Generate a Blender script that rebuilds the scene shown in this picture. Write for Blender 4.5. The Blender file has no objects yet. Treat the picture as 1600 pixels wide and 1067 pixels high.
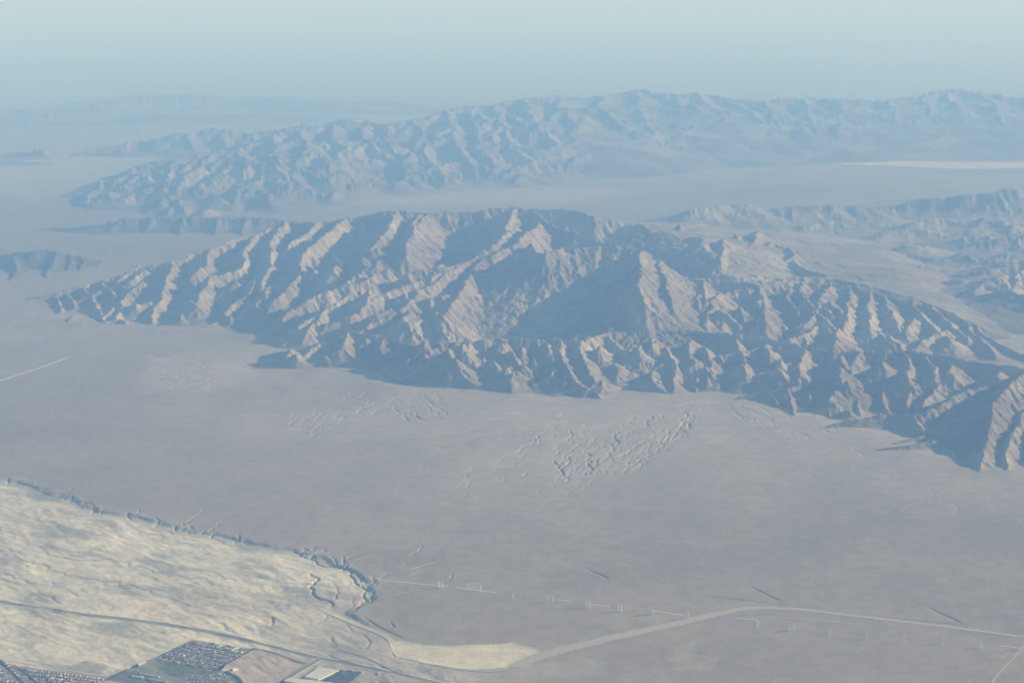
import bpy, math, random
import numpy as np
from mathutils import Vector

D2R = math.radians
scene = bpy.context.scene
COL = scene.collection

# ---------------------------------------------------------------- camera
HC = 4400.0                       # metres above the desert floor
FPX, PW, PH, LEVEL = 2400.0, 1600.0, 1067.0, -20.0
PITCH = math.atan((PH / 2 - LEVEL) / FPX)
cam_data = bpy.data.cameras.new('camera')
cam = bpy.data.objects.new('camera', cam_data)
COL.objects.link(cam)
cam.location = (0, 0, HC)
cam.rotation_euler = (math.pi / 2 - PITCH, 0, 0)
cam_data.sensor_fit = 'HORIZONTAL'
cam_data.sensor_width = 36
cam_data.lens = 36 * FPX / PW
cam_data.clip_start = 10
cam_data.clip_end = 3.0e6
scene.camera = cam

# ---------------------------------------------------------------- light
SUN_AZ, SUN_EL = 12.0, 18.8       # degrees beyond due right of the view, and above the horizon
world = bpy.data.worlds.new('World')
scene.world = world
world.use_nodes = True
wn = world.node_tree
wn.nodes.clear()
sky = wn.nodes.new('ShaderNodeTexSky')
sky.sky_type = 'NISHITA'
sky.sun_disc = False
sky.sun_elevation = D2R(SUN_EL)
sky.sun_rotation = D2R(90 - SUN_AZ)
sky.altitude = 4000
sky.air_density = 1.0
sky.dust_density = 0.3
sky.ozone_density = 1.0
bg = wn.nodes.new('ShaderNodeBackground')
bg.inputs['Strength'].default_value = 0.065
wo = wn.nodes.new('ShaderNodeOutputWorld')
wn.links.new(sky.outputs[0], bg.inputs[0])
wn.links.new(bg.outputs[0], wo.inputs[0])

sun_data = bpy.data.lights.new('sun', 'SUN')
sun_data.energy = 5.0
sun_data.angle = D2R(0.5)
sun_data.color = (1.0, 0.94, 0.83)
sun = bpy.data.objects.new('sun', sun_data)
COL.objects.link(sun)
sdir = Vector((math.cos(D2R(SUN_EL)) * math.cos(D2R(SUN_AZ)),
               math.cos(D2R(SUN_EL)) * math.sin(D2R(SUN_AZ)), math.sin(D2R(SUN_EL))))
sun.rotation_euler = sdir.to_track_quat('Z', 'Y').to_euler()
sun.location = sdir * 20000

scene.view_settings.view_transform = 'Standard'
scene.view_settings.look = 'None'
scene.view_settings.exposure = 0.32
scene.view_settings.gamma = 1.0
scene.view_settings.use_curve_mapping = False
scene.cycles.volume_bounces = 2
scene.cycles.max_bounces = 6
scene.cycles.diffuse_bounces = 2

HAZE_DENSITY = 4.4e-5
HAZE_COLOR = (0.268, 0.525, 1.0)

# ---------------------------------------------------------------- picture <-> place
CP, SP = math.cos(PITCH), math.sin(PITCH)
def unproj(u, v, z=0.0):
    """point of height z seen at picture position (u, v); gives x, y"""
    dx = (u - PW / 2) / FPX
    dy = (PH / 2 - v) / FPX
    wy = CP + dy * SP
    wz = -SP + dy * CP
    t = (z - HC) / wz
    return dx * t, wy * t

# ---------------------------------------------------------------- noise
def hash2(ix, iy, seed):
    n = (ix.astype(np.int64) * 374761393 + iy.astype(np.int64) * 668265263 + seed * 1274126177) & 0xffffffff
    n = ((n ^ (n >> 13)) * 1274126177) & 0xffffffff
    return (n ^ (n >> 16)).astype(np.float64) / 4294967295.0
def vnoise(x, y, seed=0):
    ix, iy = np.floor(x), np.floor(y)
    fx, fy = x - ix, y - iy
    def g(ox, oy):
        a = hash2(ix + ox, iy + oy, seed) * (2 * np.pi)
        return np.cos(a) * (fx - ox) + np.sin(a) * (fy - oy)
    ux = fx * fx * fx * (fx * (fx * 6 - 15) + 10)
    uy = fy * fy * fy * (fy * (fy * 6 - 15) + 10)
    a, b, c, d = g(0, 0), g(1, 0), g(0, 1), g(1, 1)
    return ((a * (1 - ux) + b * ux) * (1 - uy) + (c * (1 - ux) + d * ux) * uy) * 1.5
def fbm(x, y, wl, octv, seed=0, gain=0.5):
    s = np.zeros_like(x); a = 1.0; t = 0
    for o in range(octv):
        s += a * vnoise(x / wl + 17.3 * o, y / wl - 9.1 * o, seed + o)
        t += a; a *= gain; wl *= 0.5
    return s / t
def sstep(a, b, x):
    t = np.clip((x - a) / (b - a), 0, 1)
    return t * t * (3 - 2 * t)

# ---------------------------------------------------------------- the terrain grid (polar round the camera's foot)
def spans(parts):
    out = []
    for a, b, n in parts:
        out.append(np.linspace(a, b, n, endpoint=False))
    return np.concatenate(out)
RR = np.concatenate([
    np.geomspace(30, 8300, 14, endpoint=False),
    np.geomspace(8300, 15800, 510, endpoint=False),
    np.linspace(15800, 24500, 530, endpoint=False),
    np.geomspace(24500, 52000, 220, endpoint=False),
    np.geomspace(52000, 110000, 50, endpoint=False),
    np.geomspace(110000, 600000, 14)])
TH = np.concatenate([
    np.linspace(-180, -30, 14, endpoint=False), np.linspace(-30, -20.5, 40, endpoint=False),
    np.linspace(-20.5, 20.5, 1000, endpoint=False),
    np.linspace(20.5, 30, 40, endpoint=False), np.linspace(30, 180, 15)]) * np.pi / 180
NR, NT = len(RR), len(TH)
R2, T2 = np.meshgrid(RR, TH, indexing='ij')
X = R2 * np.sin(T2); Y = R2 * np.cos(T2)
ER = (np.sin(T2), np.cos(T2)); ET = (np.cos(T2), -np.sin(T2))
def grad(h):
    gr = np.gradient(h, RR, axis=0)
    gt = np.gradient(h, TH, axis=1) / R2
    return gr * ER[0] + gt * ET[0], gr * ER[1] + gt * ET[1]

def interp_line(pts, u):
    return np.interp(u, [p[0] for p in pts], [p[1] for p in pts])

# ---------------------------------------------------------------- ridge lines
# near massif: skyline crest, its height, the foot of the upper slopes and the foot's height, by picture column
A_SKY = [(40, 470, 30), (60, 466, 60), (130, 450, 190), (200, 430, 380), (270, 412, 560), (330, 392, 720), (400, 368, 880), (450, 345, 1060), (540, 342, 1180), (620, 328, 1380),
         (665, 334, 1300), (740, 332, 1300), (775, 324, 1400), (808, 321, 1440)]
# from the summit the range's spine runs down to the right, in front of gentle back slopes
A_SPINE = [(850, 348, 1300), (905, 372, 1110), (1007, 396, 950), (1071, 437, 700), (1120, 440, 670), (1176, 446, 620), (1249, 440, 600), (1323, 450, 500), (1384, 466, 400),
           (1440, 480, 300), (1500, 500, 190), (1570, 545, 80), (1700, 600, 60)]
A_CREST_V = [(p[0], p[1]) for p in A_SKY + A_SPINE]
A_CREST_Z = [(p[0], p[2]) for p in A_SKY + A_SPINE]
KA = .68
A_CREST_Z = [(u, z * KA) for u, z in A_CREST_Z]
A_FOOT_V = [(40, 485), (100, 505), (200, 512), (400, 524), (480, 552), (600, 548), (700, 528), (1000, 518), (1300, 522), (1450, 560), (1600, 600), (1700, 620)]
A_FOOT_Z = [(40, 0), (430, 20), (600, 120), (700, 220), (1000, 240), (1300, 230), (1450, 160), (1600, 60), (1700, 20)]
def a_height(u, v):
    vc, zc, vb, zb = (interp_line(t, u) for t in (A_CREST_V, A_CREST_Z, A_FOOT_V, A_FOOT_Z))
    s = min(max((vb - v) / max(vb - vc, 4), 0), 1.05)
    return zb + (zc - zb) * s ** 0.9
def a_spur(pts, lift=0):
    out = []
    for p in pts:
        z = a_height(p[0], p[1]) + lift + (p[2] if len(p) > 2 else 0)
        out.append((*unproj(p[0], p[1], z), z))
    return out
def ridge(pts, k=1.0):
    return [(*unproj(u, v, z * k), z * k) for u, v, z in pts]

A = [ridge(A_SKY + A_SPINE, KA), ridge([(808, 320, 1440), (845, 325, 1400), (880, 329, 1360), (930, 342, 1220), (985, 355, 1000)], KA)]
for s in [
    [(620, 329), (604, 367), (566, 399), (572, 424), (540, 440)],
    [(655, 334), (640, 380), (628, 405)], [(665, 334), (650, 372, -30), (640, 410, -40)],
    [(540, 343), (496, 380), (468, 405), (467, 434), (430, 470), (413, 497)],
    [(500, 344), (478, 364), (450, 384)],
    [(450, 346), (424, 376), (424, 416), (413, 439), (400, 480), (398, 500)],
    [(400, 369), (381, 402), (378, 424), (352, 430)],
    [(330, 393), (325, 417), (303, 430)],
    [(400, 440), (387, 464), (362, 480), (353, 499), (306, 512)],
    [(352, 430), (331, 436), (316, 461), (306, 480), (287, 499)],
    [(270, 412), (262, 440), (253, 461), (244, 483), (236, 502)],
    [(238, 415), (225, 428), (203, 442)], [(216, 418), (200, 430), (184, 442)],
    [(215, 450), (195, 470), (180, 498)], [(130, 452), (150, 480), (165, 505)], [(160, 445), (180, 466)],
    [(100, 462), (118, 480)], [(80, 466), (98, 487)],
    [(808, 322), (779, 383), (735, 408), (700, 427), (655, 459), (623, 488), (585, 510), (534, 542), (480, 560)],
    [(735, 408), (690, 425), (640, 430)], [(700, 427), (640, 445), (585, 470), (545, 500), (470, 520), (430, 545)],
    [(600, 425), (560, 445), (480, 470), (440, 500)], [(540, 470), (500, 500), (480, 520)],
    [(840, 352), (811, 383), (750, 408), (719, 459), (696, 497), (693, 520)],
    [(880, 390, 90), (866, 404, 60), (856, 414, 20)], [(935, 391, 110), (920, 404, 60), (908, 414, 20)],
    [(790, 404, 60), (850, 398, 130), (880, 392, 150), (930, 390, 170), (970, 391, 180), (1004, 397, 180)],
    [(1004, 397, 180), (1003, 420, 210), (994, 450, 220), (1004, 480, 160), (1030, 510, 60)],
    [(1030, 410, 120), (1042, 453, 150), (1052, 491, 80), (1071, 510)],
    [(1071, 437), (1093, 437), (1100, 455), (1104, 482)], [(1104, 470), (1119, 480), (1110, 498), (1104, 512)],
    
    [(1176, 448), (1190, 462), (1198, 478), (1194, 512)],
    [(1249, 440), (1250, 455), (1273, 487), (1256, 517)], [(1273, 487), (1290, 505), (1312, 520)],
    [(1300, 445), (1285, 465), (1276, 485)],
    [(1323, 450), (1322, 480), (1321, 516)], [(1360, 456), (1356, 480), (1358, 516)],
    [(1384, 468), (1392, 490), (1402, 512)], [(1423, 470), (1440, 495), (1468, 524)], [(1455, 480), (1475, 500), (1510, 530)],
    [(1490, 492), (1520, 520), (1560, 556)],
]:
    A.append(a_spur(s))
rs = random.Random(3)
for k in range(70):                                                      # short side ridges that break up the long spurs
    u = rs.uniform(90, 1480)
    if 700 < u < 1060 and rs.random() < .6: continue
    vc, vb = interp_line(A_CREST_V, u), interp_line(A_FOOT_V, u)
    v = vc + (vb - vc) * rs.uniform(.12, .9)
    du, dv = rs.uniform(-46, 26), rs.uniform(4, 26)
    if u > 700 and u < 1010 and v > 400: continue
    A.append(a_spur([(u, v, 10), (u + du * .5, v + dv * .5, rs.uniform(-25, 45)), (u + du, v + dv, -20)]))
A_OUT = [(38, 478), (70, 492), (105, 505), (140, 514), (200, 513), (300, 517), (380, 514), (410, 535), (425, 560), (450, 578),
         (520, 582), (600, 578), (700, 590), (800, 600), (1000, 610), (1300, 620), (1500, 640), (1700, 660)]
def outline(front, back):
    return [unproj(u, v) for u, v in front] + list(back)
a_back = [(11000, 20000), (10000, 27000), (2000, 32000), (-6000, 32000), (-9000, 28000), (-9000, 23000)]

# gentle back slopes right of the summit, with small domes
G1 = [ridge(r) for r in [
    [(860, 335, 980), (930, 345, 860), (1000, 356, 720), (1070, 366, 620), (1140, 382, 520), (1220, 402, 400), (1300, 425, 290), (1400, 455, 170), (1500, 485, 70)],
    [(1100, 372, 500), (1150, 364, 480), (1183, 360, 440), (1250, 384, 260), (1320, 410, 110), (1400, 440, 40)],
    [(1176, 446, 480), (1260, 432, 400), (1340, 445, 300), (1440, 472, 180), (1540, 520, 60)],
]]
G2 = [ridge(r) for r in [
    [(905, 336, 1105), (900, 350, 1025), (893, 366, 965)], [(935, 343, 1025), (940, 360, 925), (955, 380, 845)], [(985, 350, 925), (992, 368, 825), (1020, 388, 765)],
    [(1030, 356, 835), (1034, 380, 725), (1050, 400, 665)], [(1085, 366, 765), (1086, 388, 645), (1075, 408, 625)], [(1130, 378, 653), (1130, 398, 553), (1120, 412, 533)],
    [(1183, 360, 533), (1178, 380, 493), (1160, 402, 473)], [(1205, 376, 473), (1200, 392, 423)], [(1225, 384, 423), (1240, 402, 443), (1225, 412, 393)],
    [(1040, 398, 685), (1062, 420, 645), (1085, 436, 625)], [(1100, 410, 553), (1125, 430, 533)],
    [(1060, 352, 635), (1066, 372, 595), (1058, 392, 555)], [(1150, 366, 523), (1156, 388, 463), (1146, 408, 443)], [(1208, 380, 423), (1240, 396, 413), (1262, 410, 343)],
    [(1275, 412, 343), (1300, 424, 293)], [(1000, 372, 795), (1010, 386, 735)], [(1240, 410, 413), (1262, 424, 413), (1290, 432, 373)],
]]
g_out = [(p[0], p[1]) for p in ridge([(808, 325, 1460)] + A_SPINE, KA)] + [(14000, 20000), (14000, 40000), (500, 40000)]
# front block: the low broken hills along the foot
F = [ridge(r, .72) for r in [
    [(600, 556, 200), (640, 548, 300), (690, 540, 380), (740, 535, 410), (800, 532, 420), (870, 533, 430), (905, 536, 440), (950, 524, 400),
     (1010, 520, 390), (1080, 520, 380), (1140, 526, 390), (1200, 532, 400), (1256, 545, 380), (1303, 554, 360), (1360, 552, 380),
     (1415, 551, 400), (1475, 560, 390), (1540, 570, 380), (1600, 580, 380), (1700, 590, 400)],
    [(690, 540, 370), (660, 565, 230), (640, 585, 90)],
    [(735, 537, 390), (725, 556, 330), (720, 585, 190), (735, 604, 60)],
    [(760, 560, 250), (752, 580, 180), (748, 600, 80)],
    [(790, 534, 400), (786, 570, 240), (800, 607, 60)],
    [(840, 534, 400), (832, 570, 240), (838, 608, 60)],
    [(876, 536, 420), (882, 570, 310), (905, 600, 180), (940, 624, 40)],
    [(905, 540, 420), (915, 575, 280), (930, 600, 160)],
    [(860, 560, 300), (862, 590, 170), (868, 612, 60)],
    [(950, 530, 380), (965, 545, 320)],
    [(985, 545, 300), (978, 570, 200), (970, 590, 100)],
    [(1014, 545, 310), (1013, 560, 260), (1018, 580, 150)],
    [(965, 600, 60), (1000, 582, 170), (1040, 572, 230), (1058, 575, 250)],
    [(1040, 545, 320), (1058, 575, 250), (1052, 600, 120), (1048, 618, 20)],
    [(1100, 545, 310), (1112, 570, 260), (1106, 595, 150), (1104, 614, 40)],
    [(1080, 580, 200), (1087, 612, 40)],
    [(1150, 535, 360), (1160, 560, 300), (1170, 585, 200), (1174, 612, 50)],
    [(1120, 560, 280), (1190, 548, 320), (1240, 545, 350)],
    [(1180, 590, 190), (1230, 575, 250), (1256, 560, 320)],
    [(1200, 540, 380), (1192, 560, 300)],
    [(1256, 548, 370), (1250, 592, 220), (1262, 604, 180), (1266, 640, 50)],
    [(1135, 629, 8), (1180, 618, 80), (1230, 611, 150), (1262, 604, 185)],
    [(1200, 616, 110), (1215, 636, 40)], [(1232, 612, 140), (1240, 650, 30)],
    [(1315, 560, 360), (1315, 582, 290), (1290, 610, 180), (1292, 655, 20)],
    [(1303, 600, 200), (1319, 623, 130), (1310, 657, 15)],
    [(1340, 557, 350), (1328, 590, 240), (1335, 625, 120), (1345, 655, 20)],
    [(1390, 580, 280), (1375, 628, 120), (1388, 650, 50)],
    [(1415, 555, 380), (1425, 590, 260), (1418, 640, 110)],
    [(1450, 560, 370), (1470, 600, 250), (1440, 640, 150)],
    [(1278, 674, 6), (1319, 663, 70), (1397, 651, 160), (1428, 654, 170), (1455, 645, 220), (1500, 620, 330), (1600, 590, 400)],
    [(1428, 654, 170), (1440, 675, 100)],
    [(1600, 585, 540), (1575, 612, 500), (1548, 640, 400), (1540, 695, 190), (1528, 742, 20)],
    [(1600, 640, 320), (1580, 690, 200), (1570, 738, 20)], [(1660, 600, 400), (1620, 680, 220), (1615, 745, 10)],
    [(1370, 708, 12), (1420, 700, 60), (1480, 690, 90), (1500, 700, 80)], [(1395, 697, 20), (1440, 685, 60)],
    [(520, 545, 200), (545, 520, 360), (600, 530, 330), (650, 545, 290)],
    [(545, 521, 360), (532, 545, 290), (540, 575, 90)], [(500, 540, 230), (478, 560, 140), (452, 576, 30)], [(545, 525, 340), (500, 540, 230), (445, 556, 60)],
    [(600, 532, 320), (590, 560, 230), (598, 578, 60)], [(608, 598, 6), (632, 592, 60), (650, 586, 110), (668, 575, 170)], [(650, 586, 110), (660, 602, 20)],
]]
F_TOP = [(430, 545), (545, 521), (600, 530), (690, 540), (740, 534), (870, 530), (950, 522), (1080, 518), (1200, 530), (1303, 552), (1415, 551), (1500, 565), (1650, 585)]
F_BOT = [(430, 572), (520, 582), (640, 600), (800, 616), (940, 622), (1050, 615), (1150, 625), (1300, 655), (1400, 690), (1500, 730), (1650, 742)]
for k in range(110):                                                     # knobs and short ribs of the broken country
    u = rs.uniform(440, 1640); t_ = rs.random()
    vt, vb = interp_line(F_TOP, u), interp_line(F_BOT, u)
    v = vt + (vb - vt) * t_; z = 290 * (1 - t_) ** .9 + rs.uniform(5, 50)
    if u < 640: z *= .75
    if u > 1350 and v > 585: continue
    du, dv = rs.uniform(-16, 14), rs.uniform(8, 24) * (1.3 - t_)
    F.append([(*unproj(a, b, zz), zz) for a, b, zz in ((u, v, z), (u + du * .5, v + dv * .5, z - 14), (u + du, v + dv, max(z - 90, 5)))])
F_OUT = [(425, 566), (440, 578), (520, 582), (580, 580), (600, 590), (606, 600), (640, 606), (665, 602), (700, 611), (760, 616), (800, 622),
         (940, 628), (955, 618), (1000, 612), (1050, 620), (1130, 616), (1128, 628), (1160, 640), (1200, 650), (1260, 658), (1310, 664), (1276, 672),
         (1300, 684), (1340, 695), (1370, 712), (1420, 720), (1470, 728), (1510, 744), (1560, 741), (1620, 748), (1720, 750)]
f_back = [(10000, 17000), (9000, 21000), (0, 21000), (-3500, 20500), (-5000, 19000)]

# low dark hills left of the massif, and the long low bench behind them
L = [ridge(r, .7) for r in [
    [(-60, 400, 200), (0, 398, 170), (28, 393, 260), (70, 392, 270), (100, 397, 200), (128, 402, 150), (155, 407, 40)],
    [(82, 393, 250), (84, 415, 100), (72, 432, 20)], [(20, 400, 190), (28, 420, 80), (12, 438, 10)], [(108, 400, 170), (106, 420, 30)],
    [(130, 404, 120), (124, 422, 20)], [(150, 406, 50), (154, 418, 10)], [(-60, 400, 200), (-50, 430, 20)],
    [(55, 357, 20), (100, 355, 90), (150, 350, 170), (190, 341, 260), (260, 338, 300), (340, 337, 300), (420, 341, 260), (470, 345, 200)],
    [(190, 341, 250), (170, 357, 100)], [(240, 339, 290), (225, 362, 40)], [(290, 339, 290), (280, 365, 30)], [(340, 339, 290), (335, 366, 20)], [(385, 340, 270), (375, 368, 10)],
]]

# middle hills at the right
M = [ridge(r, .95) for r in [
    [(1370, 365, 160), (1420, 356, 230), (1470, 362, 180)], [(1500, 372, 180), (1540, 366, 260)], [(1330, 372, 60), (1350, 378, 90), (1390, 384, 60)],
    [(1560, 410, 260), (1600, 402, 330)], [(1500, 428, 120), (1540, 424, 190), (1580, 414, 240)], [(1420, 398, 80), (1460, 404, 120), (1500, 408, 110)],
    [(1430, 462, 30), (1470, 458, 90), (1510, 468, 60)], [(1290, 365, 60), (1320, 360, 110)],
    [(1250, 352, 180), (1300, 345, 220), (1360, 348, 180)], [(1330, 405, 60), (1370, 398, 120)], [(1430, 345, 260), (1470, 340, 300), (1520, 345, 280)], [(1400, 425, 60), (1440, 415, 130), (1480, 418, 60)],
    [(1500, 395, 200), (1520, 405, 160)], [(1540, 340, 360), (1580, 350, 300)], [(1450, 445, 60), (1500, 440, 150), (1540, 446, 140)], [(1570, 460, 240), (1600, 465, 240)],
    [(990, 352, 30), (1030, 346, 150), (1080, 326, 420), (1120, 322, 430), (1165, 318, 450), (1182, 330, 300), (1215, 345, 120)],
    [(1075, 328, 400), (1050, 345, 200)], [(1120, 323, 420), (1095, 345, 200)], [(1165, 319, 440), (1140, 345, 220), (1120, 362, 100)],
    [(1182, 332, 280), (1240, 320, 400), (1300, 319, 420), (1350, 322, 380), (1400, 328, 250)],
    [(1240, 321, 390), (1232, 345, 180)], [(1275, 320, 400), (1262, 350, 130)], [(1310, 320, 400), (1300, 335, 260), (1320, 330, 300), (1330, 355, 60)],
    [(1350, 323, 360), (1345, 345, 120)], [(1186, 345, 180), (1245, 357, 60)],
    [(1400, 322, 300), (1440, 310, 440), (1510, 304, 540), (1560, 300, 600), (1600, 292, 680), (1700, 285, 800)],
    [(1440, 311, 430), (1455, 335, 180)], [(1510, 305, 530), (1525, 330, 280), (1545, 358, 60)], [(1555, 301, 580), (1575, 335, 300), (1600, 358, 120)],
    [(1480, 320, 330), (1490, 345, 120)],
    [(1370, 398, 20), (1420, 382, 170), (1440, 382, 180), (1475, 394, 60)],
    [(1480, 392, 40), (1530, 376, 200), (1570, 371, 260), (1620, 362, 330), (1700, 360, 400)], [(1560, 372, 250), (1550, 392, 80)], [(1600, 366, 300), (1590, 400, 80)],
    [(1470, 425, 20), (1520, 412, 130), (1570, 395, 260), (1640, 385, 330)],
    [(1470, 478, 20), (1520, 462, 150), (1560, 438, 280), (1600, 425, 340), (1700, 415, 400)], [(1545, 448, 230), (1530, 470, 60)], [(1590, 430, 320), (1580, 465, 130)],
    [(1545, 487, 30), (1590, 480, 150), (1660, 476, 240)], [(1580, 508, 20), (1620, 502, 130), (1700, 500, 200)],
]]

# far range across the picture, then the faint ranges beyond
B_SKY = [(70, 308, 30), (100, 302, 120), (160, 286, 330), (210, 266, 620), (270, 245, 900), (330, 236, 1000), (380, 231, 1050), (430, 208, 1400), (500, 198, 1520), (560, 196, 1500),
         (600, 191, 1550), (650, 187, 1550), (700, 171, 1800), (740, 163, 1900), (770, 164, 1850), (820, 152, 2050), (900, 151, 2000),
         (950, 148, 2000), (995, 140, 2150), (1040, 148, 2000), (1090, 142, 2100), (1140, 152, 1900), (1200, 157, 1800), (1260, 150, 1950),
         (1310, 156, 1850), (1390, 155, 1850), (1440, 150, 1950), (1475, 140, 2150), (1530, 145, 2050), (1600, 150, 1950), (1720, 150, 1950)]
B_FOOT_V = [(70, 318), (150, 338), (300, 340), (450, 330), (560, 312), (700, 300), (850, 292), (900, 280), (1000, 262), (1200, 248), (1400, 240), (1600, 238), (1720, 238)]
B_SKY = [(u, v, z * .6) for u, v, z in B_SKY]
def b_height(u, v):
    vc = interp_line([(p[0], p[1]) for p in B_SKY], u); zc = interp_line([(p[0], p[2]) for p in B_SKY], u)
    vb = interp_line(B_FOOT_V, u)
    s = min(max((vb - v) / max(vb - vc, 4), 0), 1)
    return zc * s ** .95
def b_spur(pts):
    return [(*unproj(u, v, b_height(u, v)), b_height(u, v)) for u, v in pts]
B = [ridge(B_SKY)]
for s in [
    [(160, 287), (140, 305), (130, 322)], [(210, 267), (190, 290), (170, 312)], [(225, 275), (228, 300), (205, 325)],
    [(270, 247), (262, 280), (250, 330)], [(330, 238), (305, 265), (280, 290), (262, 325)], [(380, 232), (360, 265), (340, 300), (318, 335)],
    [(310, 245), (300, 260), (280, 275)], [(400, 222), (375, 245), (352, 262)],
    [(430, 210), (425, 250), (410, 285), (400, 320)], [(425, 250), (450, 275), (470, 300)], [(470, 203), (480, 240), (470, 270), (505, 300)],
    [(460, 270), (440, 300), (430, 325)], [(520, 198), (535, 235), (530, 270), (560, 305)], [(530, 250), (500, 280)], [(560, 197), (575, 235), (590, 270), (610, 300)],
    [(600, 192), (615, 230), (625, 260), (650, 298)], [(650, 188), (660, 225), (665, 255), (700, 292)], [(700, 172), (705, 215), (720, 255), (740, 290)],
    [(740, 164), (740, 205), (760, 250), (775, 285)], [(770, 165), (790, 210), (800, 250), (830, 285)], [(820, 154), (830, 200), (850, 240), (870, 275)],
    [(870, 152), (880, 190), (900, 225), (905, 260)], [(950, 149), (940, 190), (960, 230), (975, 262)], [(995, 141), (1000, 180), (1020, 220), (1040, 250)],
    [(1050, 146), (1070, 180), (1110, 215)], [(1090, 143), (1120, 180), (1160, 220)], [(1140, 153), (1170, 190), (1220, 225)],
    [(1260, 152), (1270, 185), (1290, 220)], [(1200, 158), (1210, 190), (1240, 215)], [(1310, 157), (1330, 190), (1360, 222)], [(1390, 156), (1400, 190), (1410, 225)],
    [(1440, 151), (1450, 190), (1480, 222)], [(1475, 142), (1500, 180), (1540, 215)], [(1530, 147), (1560, 185), (1590, 215)], [(1600, 151), (1630, 190)],
]:
    cut = rs.uniform(.45, 1.0)
    B.append(b_spur([(u, s[0][1] + (v - s[0][1]) * cut) for u, v in s]))
for lv in (.25, .45, .65, .82):                                          # shoulders across the face
    for u0 in range(120, 1640, 210):
        pts = []
        for q_ in range(6):
            u = u0 + q_ * 34 + rs.uniform(-8, 8)
            vc, vb = interp_line([(p[0], p[1]) for p in B_SKY], u), interp_line(B_FOOT_V, u)
            v = vc + (vb - vc) * min(max(1 - lv + rs.uniform(-.1, .1), .08), .97)
            pts.append((u, v))
        B.append(b_spur(pts))
for k in range(50):
    u = rs.uniform(130, 1640)
    vc, vb = interp_line([(p[0], p[1]) for p in B_SKY], u), interp_line(B_FOOT_V, u)
    v = vc + (vb - vc) * rs.uniform(.1, .85); du, dv = rs.uniform(-34, 22), rs.uniform(6, 30)
    B.append([(*unproj(a, b, b_height(a, b) + l), b_height(a, b) + l) for a, b, l in ((u, v, 20), (u + du / 2, v + dv / 2, rs.uniform(0, 50)), (u + du, v + dv, -30))])
C = [ridge(r, .6) for r in [
    [(130, 235, 200), (210, 222, 500), (290, 210, 800), (340, 203, 900), (400, 206, 800), (470, 198, 1000), (545, 188, 1200), (600, 195, 1000)],
    [(-60, 232, 300), (0, 240, 200), (60, 236, 300), (110, 245, 60)], [(-60, 262, 20), (20, 250, 200), (90, 256, 30)],
]]
FAR = [ridge(r, .25) for r in [
    [(-150, 166, 900), (-60, 172, 700), (0, 170, 800), (40, 173, 700), (80, 178, 500), (140, 165, 800), (190, 154, 1100), (240, 150, 1300), (290, 146, 1400),
     (340, 152, 1200), (400, 150, 1300), (460, 156, 1100), (520, 160, 1000), (580, 158, 1000), (680, 172, 500)],
    [(-100, 190, 500), (60, 186, 600), (160, 182, 700), (250, 176, 800), (330, 182, 600), (420, 176, 700), (520, 182, 500)],
]]
REGION_NAMES = {0: ('desert_floor', 0), 1: ('near_mountain_massif', 1), 2: ('low_foothills', 1), 3: ('right_hand_hills', 1), 4: ('far_mountain_range', 2), 5: ('hazy_distant_ranges', 2), 6: ('small_dark_hills', 3)}
BLOCKS = [
    ('far', FAR, dict(wl=5000, relief=50, s1=.15, s2=.09, warp=700, seed=5, octs=((1800, 1.0),), amp=.10, rid=5)),
    ('c', C, dict(wl=3000, relief=200, s1=.5, s2=.16, warp=300, seed=15, octs=((1100, 1.0), (600, .5)), amp=.12, rid=4)),
    ('b', [B[0]] + [q_ for q_ in B if np.mean([p[0] / p[1] for p in q_]) <= .035], dict(wl=1700, relief=190, s1=.45, s2=.17, warp=300, seed=25, octs=((750, .5), (380, .5)), amp=.10, rid=4)),
    ('b', [q_ for q_ in B if np.mean([p[0] / p[1] for p in q_]) > .035], dict(wl=1900, relief=70, s1=.3, s2=.16, warp=320, seed=28, octs=((800, .5), (380, .4)), amp=.05, rid=4)),
    ('m', M, dict(wl=1200, relief=150, s1=.42, s2=.13, warp=130, seed=35, octs=((500, .8), (240, .5)), amp=.08, rid=3)),
    ('l', L, dict(wl=900, relief=130, s1=.6, s2=.2, warp=80, seed=45, octs=((360, .8), (180, .6)), amp=.12, rid=6)),
    ('g', G1, dict(wl=900, relief=40, s1=.25, s2=.14, warp=120, seed=85, outline=g_out, octs=((400, .6), (190, .5)), amp=.07, rid=1)),
    ('g', G2, dict(wl=500, relief=190, s1=.6, s2=.16, warp=60, seed=95, outline=g_out, octs=((240, .6), (120, .5)), amp=.09, rid=1)),
    ('a', A, dict(wl=700, relief=290, s1=.72, s2=.19, warp=105, seed=55, outline=outline(A_OUT, a_back), octs=((300, .5), (150, .5), (80, .4)), amp=.13, rid=1)),
    ('f', F, dict(wl=450, relief=200, s1=.8, s2=.22, warp=60, seed=65, cap=.8, outline=outline(F_OUT, f_back), octs=((210, .6), (110, .6), (60, .4)), amp=.14, rid=2)),
]

# sum of the parts
H = np.zeros_like(X)
REG = np.zeros(X.shape, np.int8)
def seg_dist(px, py, a, b):
    vx, vy = b[0] - a[0], b[1] - a[1]
    L2 = vx * vx + vy * vy + 1e-6
    t = np.clip(((px - a[0]) * vx + (py - a[1]) * vy) / L2, 0, 1)
    return np.hypot(px - a[0] - t * vx, py - a[1] - t * vy), t

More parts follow.
